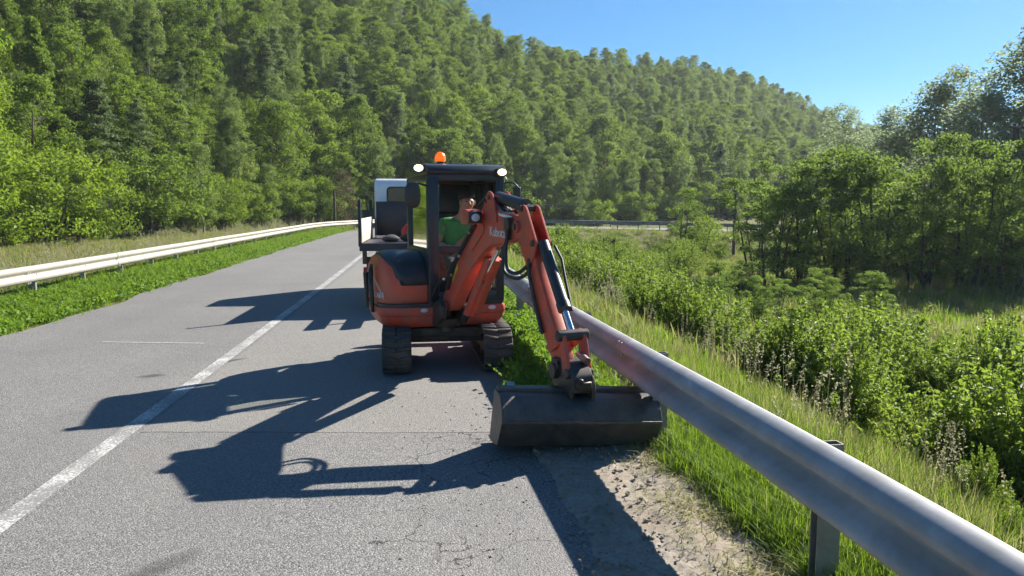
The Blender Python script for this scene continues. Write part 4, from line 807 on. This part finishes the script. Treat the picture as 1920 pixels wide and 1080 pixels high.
# boom cylinder with red guard, in front of the boom
def cyl(name, p0, p1, frac, r0, r1, parent, m=m_black, n=16):
    p0, p1 = Vector(p0), Vector(p1); pm = p0.lerp(p1, frac); b_ = MB(); b_.tube([p0, pm], r0, n); b_.tube([pm - (pm-p0).normalized()*.05, pm + (p1-pm).normalized()*.012], r0*1.14, n)
    ba = b_.build(name, m, parent, 0, smooth=40); c_ = MB(); c_.tube([pm, p1], r1, 12); c_.build('piston_rod', m_chrome, ba, 0, smooth=50); return ba
cyl('boom_cylinder', E_(.84, BV+.06, .58), E_(1.80, BV+.03, 1.36), .62, .042, .024, boom)
b_ = MB(); b_.prism([(.98, .66), (1.10, .65), (1.66, 1.25), (1.56, 1.28)], fz, BV-.01, BV+.13); b_.prism([(1.02, .66), (1.14, .65), (1.69, 1.24), (1.6, 1.28)], fz, BV+.03, BV+.09); b_.build('cylinder_guard', m_red, boom, .008, 2)
b_ = MB(); pts = [E_(.76, BW0-.02, .90), E_(1.0, BW0-.026, 1.18), E_(1.32, BW0-.024, 1.43), E_(1.52, BW0-.02, 1.58)]; b_.tube(pts, .022, 8); b_.tube([E_(.80, BW0-.03, .99), E_(1.0, BW0-.035, 1.20)], .03, 8); b_.build('hose', m_hose, boom, 0, smooth=60)
b_ = MB()
for t_ in (.2, .5, .85): q = pts[0].lerp(pts[3], t_); b_.box(q + Vector((-.012, 0, .02)), (.02, .05, .03))
b_.build('hose_clamp', m_bare, boom, .004, 1)
# stick cylinder and pipes on top of the boom
cyl('stick_cylinder', E_(1.87, BV, 1.82), E_(2.50, BV, 1.735), .84, .052, .026, boom)
for k, (dv, dz) in enumerate(((-.05, .035), (-.02, .05), (.02, .045), (.05, .03))):
    b_ = MB(); b_.tube([E_(1.94, BV+dv, 1.71+dz), E_(1.98, BV+dv, 1.70+dz*.9), E_(2.02, BV+dv, 1.68+dz*.8), E_(2.12, BV+dv*1.2, 1.655+dz*.8), E_(2.28, BV+dv, 1.65+dz)], .0125, 8); b_.build('oil_pipe', m_bare if k != 1 else m_hose, boom, 0, smooth=60)
b_ = MB(); b_.tube([E_(1.86, BV-.03, 1.74), E_(1.78, BV-.11, 1.80), E_(1.70, BV-.12, 1.75), E_(1.66, BV-.12, 1.68)], .014, 8); b_.build('hose', m_hose, boom, 0, smooth=60)
for k, pts in enumerate(([E_(2.30, BW0-.03, 1.58), E_(2.31, BW0-.06, 1.36), E_(2.34, BW0-.05, 1.22), E_(2.46, BW0-.02, 1.20), E_(2.60, BW0+.01, 1.28), E_(2.66, BW0+.02, 1.34)], [E_(2.27, BW0-.02, 1.52), E_(2.25, BW0-.05, 1.34), E_(2.28, BW0-.06, 1.20), E_(2.44, BW0-.03, 1.155), E_(2.58, BW0, 1.20), E_(2.68, BW0+.02, 1.30)])):
    sp = []
    for i in range(len(pts)-1):
        for q in range(4):
            t_ = q/4; a, b, c, d_ = pts[max(i-1, 0)], pts[i], pts[i+1], pts[min(i+2, len(pts)-1)]; sp.append(.5*((2*b) + (c-a)*t_ + (2*a-5*b+4*c-d_)*t_*t_ + (3*b-a-3*c+d_)*t_**3))
    sp.append(pts[-1]); b_ = MB(); b_.tube(sp, .016, 8); b_.build('hose', m_hose, boom, 0, smooth=60)
b_ = MB(); b_.box(E_(2.30, BW0-.03, 1.60), (.05, .09, .10)); b_.box(E_(2.27, BW0-.02, 1.52), (.035, .05, .12)); b_.build('hose_manifold', m_steel, boom, .006, 1)
# the whole boom is swung a little to the road side at its foot
br_ = math.radians(4.8); pv_ = E_(2.42, BV, 0); boom.rotation_euler = (0, 0, br_); boom.location = pv_ - Matrix.Rotation(br_, 3, 'Z') @ pv_
# --- stick
stick = empty('stick', (0, 0, 0)); stick.parent = ex
SW0, SW1 = BV-.055, BV+.055
spoly = rpoly([(2.36, 1.60), (2.44, 1.50), (2.56, 1.20), (2.84, .86), (3.14, .55), (3.26, .52), (3.34, .60), (3.26, .74), (3.03, 1.02), (2.86, 1.27), (2.80, 1.44), (2.55, 1.73), (2.46, 1.74), (2.38, 1.66)], [.03, .05, .2, .2, .05, .04, .04, .08, .2, .15, .06, .03, .03, .03], 3)
b_ = MB(); b_.prism(rpoly([(2.37, 1.56), (2.45, 1.46), (2.56, 1.19), (2.84, .86), (3.12, .56), (3.25, .53), (3.32, .60), (3.24, .73), (3.00, 1.00), (2.80, 1.24), (2.70, 1.40), (2.48, 1.60)], .05, 3), fz, SW0+.008, SW1-.008); b_.build('stick_arm', m_red, stick, .01, 2)
for v in (SW0, SW1):
    b_ = MB(); b_.prism(rpoly([(2.36, 1.52), (2.47, 1.40), (2.62, 1.25), (2.76, 1.36), (2.80, 1.46), (2.77, 1.50), (2.57, 1.745), (2.48, 1.76), (2.40, 1.66)], .035, 3), fz, v-.009, v+.009); b_.build('side_plate', m_red, stick, .003, 1)
b_ = MB(); b_.tube([E_(2.50, SW0-.025, 1.725), E_(2.50, SW1+.025, 1.725)], .026, 12); b_.tube([E_(2.75, SW0-.03, 1.455), E_(2.75, SW1+.03, 1.455)], .026, 12); b_.tube([E_(3.27, SW0-.04, .60), E_(3.27, SW1+.04, .60)], .035, 12); b_.build('pivot_pin', m_steel, stick, 0, smooth=40)
cyl('bucket_cylinder', E_(2.77, BV+.012, 1.455), E_(3.33, BV+.012, .835), .74, .047, .024, stick)
b_ = MB(); b_.tube([E_(2.86, SW1+.015, 1.44), E_(2.95, SW1+.035, 1.34), E_(3.05, SW1+.025, 1.18), E_(3.2, SW1+.01, .98)], .011, 8); b_.build('hose', m_hose, stick, 0, smooth=60)
b_ = MB(); b_.tube([E_(2.66, SW0-.012, 1.33), E_(2.68, SW0-.018, 1.22), E_(2.80, SW0-.012, .98), E_(2.95, SW0-.012, .78)], .017, 8); b_.build('oil_pipe', m_steel, stick, 0, smooth=60)
# --- bucket linkage and quick hitch
link = empty('bucket_linkage', (0, 0, 0)); link.parent = ex
b_ = MB(); b_.tube([E_(3.34, BV-.115, .825), E_(3.34, BV+.125, .825)], .042, 14); b_.build('link_pin', m_steel, link, .006, 1)
for v in (BV-.075, BV+.085): b_ = MB(); b_.prism(rpoly([(3.31, .85), (3.38, .84), (3.47, .60), (3.44, .55), (3.38, .56)], .02, 3), fz, v-.014, v+.014); b_.build('link_bar', m_red, link, .004, 1)
for v in (BV-.07, BV+.075): b_ = MB(); b_.prism(rpoly([(3.05, .70), (3.12, .66), (3.38, .80), (3.37, .86), (3.31, .87)], .02, 3), fz, v-.012, v+.012); b_.build('guide_bar', m_red, link, .004, 1)
b_ = MB(); b_.prism(rpoly([(3.14, .64), (3.44, .64), (3.54, .55), (3.52, .43), (3.18, .42), (3.12, .52)], .04, 3), fz, BV-.075, BV+.085); b_.tube([E_(3.23, BV-.11, .55), E_(3.23, BV+.11, .55)], .06, 16); b_.tube([E_(3.45, BV-.10, .57), E_(3.45, BV+.11, .57)], .038, 14); b_.box(E_(3.535, BV+.005, .50), (.12, .03, .05)); b_.tube([E_(3.5, BV-.02, .53), E_(3.56, BV-.02, .53)], .022, 10); b_.build('quick_hitch', m_steel, link, .008, 1)
b_ = MB(); b_.tube([E_(3.50, BV+.05, .66), E_(3.36, BV+.05, .69)], .026, 14, False); b_.build('hitch_sleeve', m_bare, link, 0, smooth=40)
# --- bucket
bk = empty('bucket', (0, 0, 0)); bk.parent = ex
bk.location = E_(3.42, .065, 0); bk.rotation_euler = (0, math.radians(3.2), math.radians(-9))
Bf = lambda p, x: Vector((x, -p[0], p[1]))
outer = [(-.17, .412), (.0, .414), (.055, .404), (.105, .372), (.145, .325), (.172, .27), (.178, .252), (.15, .205), (.085, .105), (.045, .05), (-.14, .018), (-.27, .012)]
inner = [(a - .010*(1 if i > 1 else 0), b - (.012 if i < 3 else (-.010 if i > 7 else 0))) for i, (a, b) in enumerate(outer)]
BWd = .565
b_ = MB(); b_.prism(outer + inner[::-1], Bf, -BWd, BWd); b_.build('shell', m_bucket, bk, 0, smooth=38)
for s in (-1, 1):
    b_ = MB(); b_.prism(outer, Bf, s*BWd, s*(BWd+.014)); b_.build('end_plate', m_bucket, bk, .003, 1)
b_ = MB(); b_.box((0, -.180, .254), (2*BWd+.02, .010, .022), Matrix.Rotation(.1, 3, 'X')); b_.build('wear_strip', m_bucket, bk, .003, 1)
b_ = MB(); b_.box((0, .255, .014), (2*BWd+.03, .12, .016)); b_.build('cutting_edge', m_bare, bk, .003, 1)
b_ = MB(); b_.box((0, .10, .424), (2*BWd+.01, .10, .03)); b_.build('top_stiffener', m_bucket, bk, .006, 1)
for x in (-.075, .085): b_ = MB(); b_.prism(rpoly([(-.20, .40), (.08, .38), (.10, .46), (.04, .55), (-.14, .57), (-.22, .50)], .03, 3), Bf, x-.014, x+.014); b_.build('ear', m_steel, bk, .004, 1)
b_ = MB(); b_.tube([Bf((-.16, .43), -.50), Bf((-.16, .43), -.44)], .03, 12, False); b_.build('lifting_eye', m_bare, bk)
# ------------------------------------------------------------------ operator
def skin_mesh(name, joints, edges, root, sub=2):
    bm = bmesh.new(); ly = bm.verts.layers.skin.verify(); vs_ = []
    for p, r in joints: v = bm.verts.new(p); v[ly].radius = (r, r) if not isinstance(r, tuple) else r; vs_.append(v)
    for a, b in edges: bm.edges.new((vs_[a], vs_[b]))
    vs_[root][ly].use_root = True; me = bpy.data.meshes.new(name); bm.to_mesh(me); bm.free(); o = bpy.data.objects.new(name, me); COL.objects.link(o)
    o.modifiers.new('skin', 'SKIN').use_smooth_shade = True; s = o.modifiers.new('sub', 'SUBSURF'); s.levels = s.render_levels = sub
    bpy.context.view_layer.update(); m2 = bpy.data.meshes.new_from_object(o.evaluated_get(bpy.context.evaluated_depsgraph_get())); bpy.data.objects.remove(o); m2.polygons.foreach_set('use_smooth', [True]*len(m2.polygons)); m2.materials.clear(); return m2
J = []; EG = []
def jn(p, r, prev=None): J.append((Vector((p[1], -p[0], p[2])), r)); (EG.append((prev, len(J)-1)) if prev is not None else None); return len(J)-1
# (u, v, z) in the cab frame, seated, leaning out towards the guardrail
pel = jn((-.12, .12, 1.16), (.15, .12)); wa = jn((-.10, .14, 1.31), (.135, .10), pel); ch = jn((-.05, .17, 1.47), (.155, .11), wa); nk0 = jn((-.01, .215, 1.585), (.085, .075), ch); nk = jn((.03, .235, 1.66), .052, nk0)
hd0 = jn((.06, .255, 1.715), (.07, .075), nk); hd1 = jn((.075, .27, 1.78), (.078, .088), hd0); hd2 = jn((.075, .275, 1.84), (.066, .08), hd1)
for s, sh, el, wr, hn in ((-1, (-.03, .02, 1.535), (.02, -.075, 1.32), (.21, .03, 1.275), (.29, .065, 1.27)), (1, (-.02, .37, 1.50), (.10, .45, 1.30), (.26, .42, 1.27), (.33, .41, 1.27))):
    a = jn(sh, .068, ch); b = jn(((sh[0]+el[0])/2, (sh[1]+el[1])/2, (sh[2]+el[2])/2), .052, a); c = jn(el, .046, b); d = jn(((el[0]+wr[0])/2, (el[1]+wr[1])/2, (el[2]+wr[2])/2), .042, c); e = jn(wr, .03, d); f = jn(hn, (.036, .024), e)
    for q in range(4): g = jn((hn[0]+.055, hn[1]-.027+.018*q, hn[2]-.004), .0095, f); h_ = jn((hn[0]+.085-.004*abs(q-1.5), hn[1]-.027+.018*q, hn[2]-.035), .0085, g)
    tq = jn((hn[0]+.025, hn[1]-s*.045*-1*-1, hn[2]+.0), .010, e); jn((hn[0]+.06, hn[1]+.035*(1 if s < 0 else -1), hn[2]-.02), .009, tq)
for v in (.03, .21): a = jn((.02, v, 1.13), .085, pel); b = jn((.27, v-.01, 1.12), .068, a); c = jn((.30, v, .95), .055, b); d = jn((.29, v, .79), .042, c); jn((.38, v, .765), .035, d)
body = mesh_obj('person', skin_mesh('person', J, EG, 0), m_skin, None); body.location = ex.location; body.rotation_euler = (0, 0, PHI)
put(body, 'man in a green T-shirt sitting in the excavator cab, leaning over the levers', 'person')
J = []; EG = []
pel = jn((-.12, .12, 1.15), (.165, .135)); wa = jn((-.10, .14, 1.31), (.155, .12), pel); ch = jn((-.05, .17, 1.47), (.175, .13), wa); nn_ = jn((-.012, .212, 1.575), (.10, .09), ch); jn((.005, .228, 1.605), (.075, .07), nn_)
for sh, el in (((-.03, .02, 1.535), (.0, -.045, 1.40)), ((-.02, .37, 1.50), (.06, .425, 1.375))): a = jn(sh, .082, ch); jn(el, .066, a)
o = mesh_obj('shirt', skin_mesh('shirt', J, EG, 0), m_shirt, body)
J = []; EG = []; pel = jn((-.12, .12, 1.14), (.17, .135)); 
for v in (.03, .21): a = jn((.02, v, 1.13), .10, pel); b = jn((.27, v-.01, 1.12), .082, a); c = jn((.30, v, .95), .068, b); jn((.29, v, .80), .06, c)
mesh_obj('trousers', skin_mesh('trousers', J, EG, 0), m_trouser, body)
b_ = MB(); hc = Vector((.270, -.045, 1.852))
b_.ell(hc, (.094, .100, .082), 16, 10, lambda p: p if p.z > -.02 else Vector((p.x*.92, p.y*.9+.02, max(p.z, -.045)))); b_.build('hair', m_hair, body, 0, smooth=60)
b_ = MB(); b_.tube([E_(.150, .27, 1.79), E_(.172, .272, 1.76), E_(.155, .272, 1.75)], [.010, .016, .012], 8); b_.build('nose', m_skin, body, 0, smooth=60)
for dv in (-.03, .032): b_ = MB(); b_.ell(E_(.148, .27+dv, 1.79), (.013, .008, .007), 8, 6); b_.build('eye', m_hair, body, 0, smooth=60)
for dv in (-.08, .082): b_ = MB(); b_.ell(E_(.07, .27+dv, 1.78), (.012, .022, .034), 8, 6); b_.build('ear', m_skin, body, 0, smooth=60)
b_ = MB(); b_.ell(E_(.142, .268, 1.715), (.028, .01, .007), 8, 6); b_.build('mouth', m_redbag, body, 0, smooth=60)

b_ = MB(); b_.ell((0, 0, .13), (.085, .07, .14), 16, 12, lambda p: p*(1+.16*math.sin(p.x*90+p.z*50)*math.cos(p.y*80+p.z*37))); o = b_.build('plastic_bag', M('clear_plastic', (.55, .56, .55), .2, 0, .3, scale=30, bump=.6), None, 0, smooth=20); o.location = ex.location + Matrix.Rotation(PHI, 3, 'Z') @ E_(.34, .37, .735); put(o, 'crumpled silvery plastic bag on the cab floor behind the lower window', 'plastic bag')

# ------------------------------------------------------------------ truck behind the excavator (local +Y = driving direction, away)
TRZ = math.radians(6.2)
tk = empty('flatbed_truck', (-1.62, 12.45, 0), TRZ, 'light flatbed truck with white cab and open-ended dark bed parked behind the excavator', 'truck')
def T(n): return MB()
bw = .90
b_ = MB(); b_.box((0, 1.2, 1.085), (2*bw, 2.4, .07)); b_.box((0, .012, 1.06), (2*bw+.02, .05, .13)); b_.build('bed_floor', m_navy, tk, .01)
b_ = MB(); b_.box((-.25, 1.2, .92), (.10, 4.6, .16)); b_.box((.25, 1.2, .92), (.10, 4.6, .16)); b_.box((0, .1, .9), (1.3, .12, .14)); b_.build('chassis', m_steel, tk, .01)
for s in (-1, 1):
    b_ = MB(); b_.box((s*(bw-.02), 1.2, 1.33), (.028, 2.36, .40)); sbd = b_.build('side_board', m_board, tk, .006)
    for y in (.02, 2.39): c_ = MB(); c_.box((s*(bw-.0), y, 1.46), (.05, .05, .78)); c_.build('corner_post', m_navy, tk, .006)
b_ = MB(); b_.box((0, 2.42, 1.475), (2*bw-.14, .05, .70)); b_.build('headboard', m_navy, tk, .01)
cabpts = rpoly([(2.62, .62), (4.05, .55), (4.20, .95), (4.15, 1.35), (3.72, 2.24), (3.55, 2.28), (2.74, 2.28), (2.64, 2.16)], [.05, .1, .1, .1, .14, .1, .1, .1], 4)
b_ = MB(); b_.prism(cabpts, lambda p, x: Vector((x, p[0], p[1])), -.84, .84); cabm = b_.build('truck_cab', m_white, tk, .07, 4)
b_ = MB(); b_.prism(rpoly([(-.60, 1.50), (.60, 1.50), (.60, 2.12), (-.60, 2.12)], .09, 5), lambda p, y: Vector((p[0], y, p[1])), 2.628, 2.650); b_.build('window_seal', m_black, cabm, .004, 1)
b_ = MB(); b_.prism(rpoly([(-.57, 1.53), (.57, 1.53), (.57, 2.09), (-.57, 2.09)], .07, 5), lambda p, y: Vector((p[0], y, p[1])), 2.620, 2.626); b_.build('rear_window', M('dark_window', (.03, .04, .035), .08, 0, .3), cabm)
b_ = MB(); b_.tube([(-.88, 3.5, 1.65), (-1.05, 3.45, 1.72), (-1.05, 3.45, 1.45)], .014, 6); b_.box((-1.05, 3.44, 1.5), (.16, .05, .3)); b_.build('wing_mirror', m_black, tk, .01, 1)
def wheel(x, y, r=.34, w=.2):
    e = MB(); e.tube([(x-w/2, y, r), (x-w/2+.02, y, r), (x+w/2-.02, y, r), (x+w/2, y, r)], [r*.92, r, r, r*.92], 26); t_ = e.build('wheel', m_rubber, tk, 0, smooth=40); h_ = MB(); h_.tube([(x-w/2-.004, y, r), (x+w/2+.004, y, r)], r*.58, 20); h_.build('rim', m_bare, t_, 0, smooth=40)
for x in (-.72, .72): wheel(x, .95); wheel(x, 3.45)
for x in (-.72, .72):
    b_ = MB(); b_.box((x, .48, .62), (.24, .02, .5)); b_.build('mud_flap', m_rubber, tk, .004, 1)
    b_ = MB(); b_.box((x, -.01, .68), (.26, .05, .10)); b_.build('tail_light', m_redbag, tk, .01, 1)
b_ = MB(); b_.box((-.83, .05, .93), (.07, .08, .30)); b_.box((.83, .05, .93), (.07, .08, .30)); b_.build('rear_leg', m_steel, tk, .006)
b_ = MB(); b_.tube([(-.80, 2.30, 1.12), (-.80, 2.30, 2.02)], .012, 6); b_.build('stake', m_bare, tk)
def on_bed(x, y, z): return tk.matrix_basis @ Vector((x, y, z))
tkM = Matrix.Translation((-1.62, 12.45, 0)) @ Matrix.Rotation(TRZ, 4, 'Z')
def bag(name, x, y, r, m, label, cat, seed):
    rr_ = random.Random(seed); b_ = MB(); b_.ell((0, 0, r[2]*.8), r, 14, 9, lambda p: Vector((p.x, p.y, max(p.z, -r[2]*.8)))*(1+.12*math.sin(p.x*23+seed)*math.cos(p.y*19))); o = b_.build(name, m, None, 0, smooth=60); o.location = tkM @ Vector((x, y, 1.1201)); o.rotation_euler = (0, 0, rr_.uniform(0, 3)); put(o, label, cat)
bag('dark_sack', -.42, .5, (.17, .14, .07), m_sack, 'dark slumped sack at the left end of the truck bed', 'sack', 1)
bag('dark_sack', -.12, .7, (.16, .13, .085), m_sack, 'second dark sack in the middle of the truck bed', 'sack', 2)
bag('red_bag', -.12, 1.9, (.20, .15, .15), m_redbag, 'dim red bag against the dark front panel of the truck bed', 'bag', 3)
b_ = MB(); b_.box((0, 0, .03), (.36, .26, .06)); b_.box((.03, .02, .075), (.30, .2, .028), Matrix.Rotation(.2, 3, 'Z')); o = b_.build('cardboard_pile', m_paper, None, .004, 1); o.location = tkM @ Vector((.10, .32, 1.1205)); put(o, 'pale flat cardboard pile on the rear edge of the truck bed', 'cardboard')
b_ = MB(); b_.tube([(0, 0, 0), (0, 0, .012), (0, 0, .05), (0, 0, .052)], [.05, .13, .15, .15], 16); o = b_.build('white_bowl', m_white, None, 0, smooth=50); o.location = tkM @ Vector((-.66, 1.95, 1.1205)); put(o, 'small white bowl inside the left side board of the truck', 'bowl')

# ------------------------------------------------------------------ utility poles and wires
def pole(x, y, top, arms, label, rz=0, r=.14):
    z = float(ground_z(np.array([x]), np.array([y]))[0]); e = empty('utility_pole', (x, y, z), rz, label, 'utility pole', 'utility poles'); h = top-z
    b_ = MB(); b_.tube([(0, 0, -.3), (0, 0, h*.5), (0, 0, h)], [r, r*.88, r*.72], 12); b_.build('post', m_pole, e, 0, smooth=50)
    for a in arms:
        b_ = MB(); b_.box((0, -r*.9, h-a), (1.5, .09, .11)); c = b_.build('crossarm', m_pole, e, .01, 1)
        for q in (-.65, -.25, .25, .65): d = MB(); d.tube([(q, -r*.9, h-a+.05), (q, -r*.9, h-a+.10), (q, -r*.9, h-a+.22)], [.02, .05, .03], 8); d.build('insulator', m_ceramic, c, 0, smooth=50)
    return Vector((x, y, top))
p1 = pole(27.9, 42, 6.2, (.2, 1.2), 'dark wooden utility pole with crossarms before the tall birches at the right', .3, .24)
p2 = pole(18.4, 62, 4.1, (.5,), 'thin utility pole with one crossarm rising left behind the alder clump', .2, .13)
p3 = pole(-15.6, 66, 3.1, (), 'dark post standing beyond the pale guardrail at the far bend', 0, .13)
def wire(a, b, sag, label):
    b_ = MB(); n = 24; b_.tube([a.lerp(b, i/n) - Vector((0, 0, sag*4*(i/n)*(1-i/n))) for i in range(n+1)], .014, 4); put(b_.build('power_wire', m_bare), label, 'wire', 'overhead wires')
wire(p3+Vector((0, 0, -.15)), p2+Vector((.3, 0, -1.6)), .9, 'thin overhead wire sagging across the foot of the forest behind the excavator')
wire(p2+Vector((.4, 0, -.4)), p1+Vector((-.4, 0, -.2)), 1.0, 'thin overhead wire running from the alder pole to the right-hand pole')

# ------------------------------------------------------------------ air
t = NT('valley_air'); t.n.remove(t.b); pv = t.new('ShaderNodeVolumePrincipled'); pv.inputs['Color'].default_value = (.86, .93, 1, 1); pv.inputs['Density'].default_value = .0003; pv.inputs['Anisotropy'].default_value = .2; t.link(pv.outputs[0], t.out.inputs['Volume'])
HAZE = True
if HAZE:
    b_ = MB(); b_.box((0, 160, 62), (640, 560, 140)); o = b_.build('haze', t.m); put(o, 'thin bluish haze filling the valley air', 'haze', None, 'stuff')
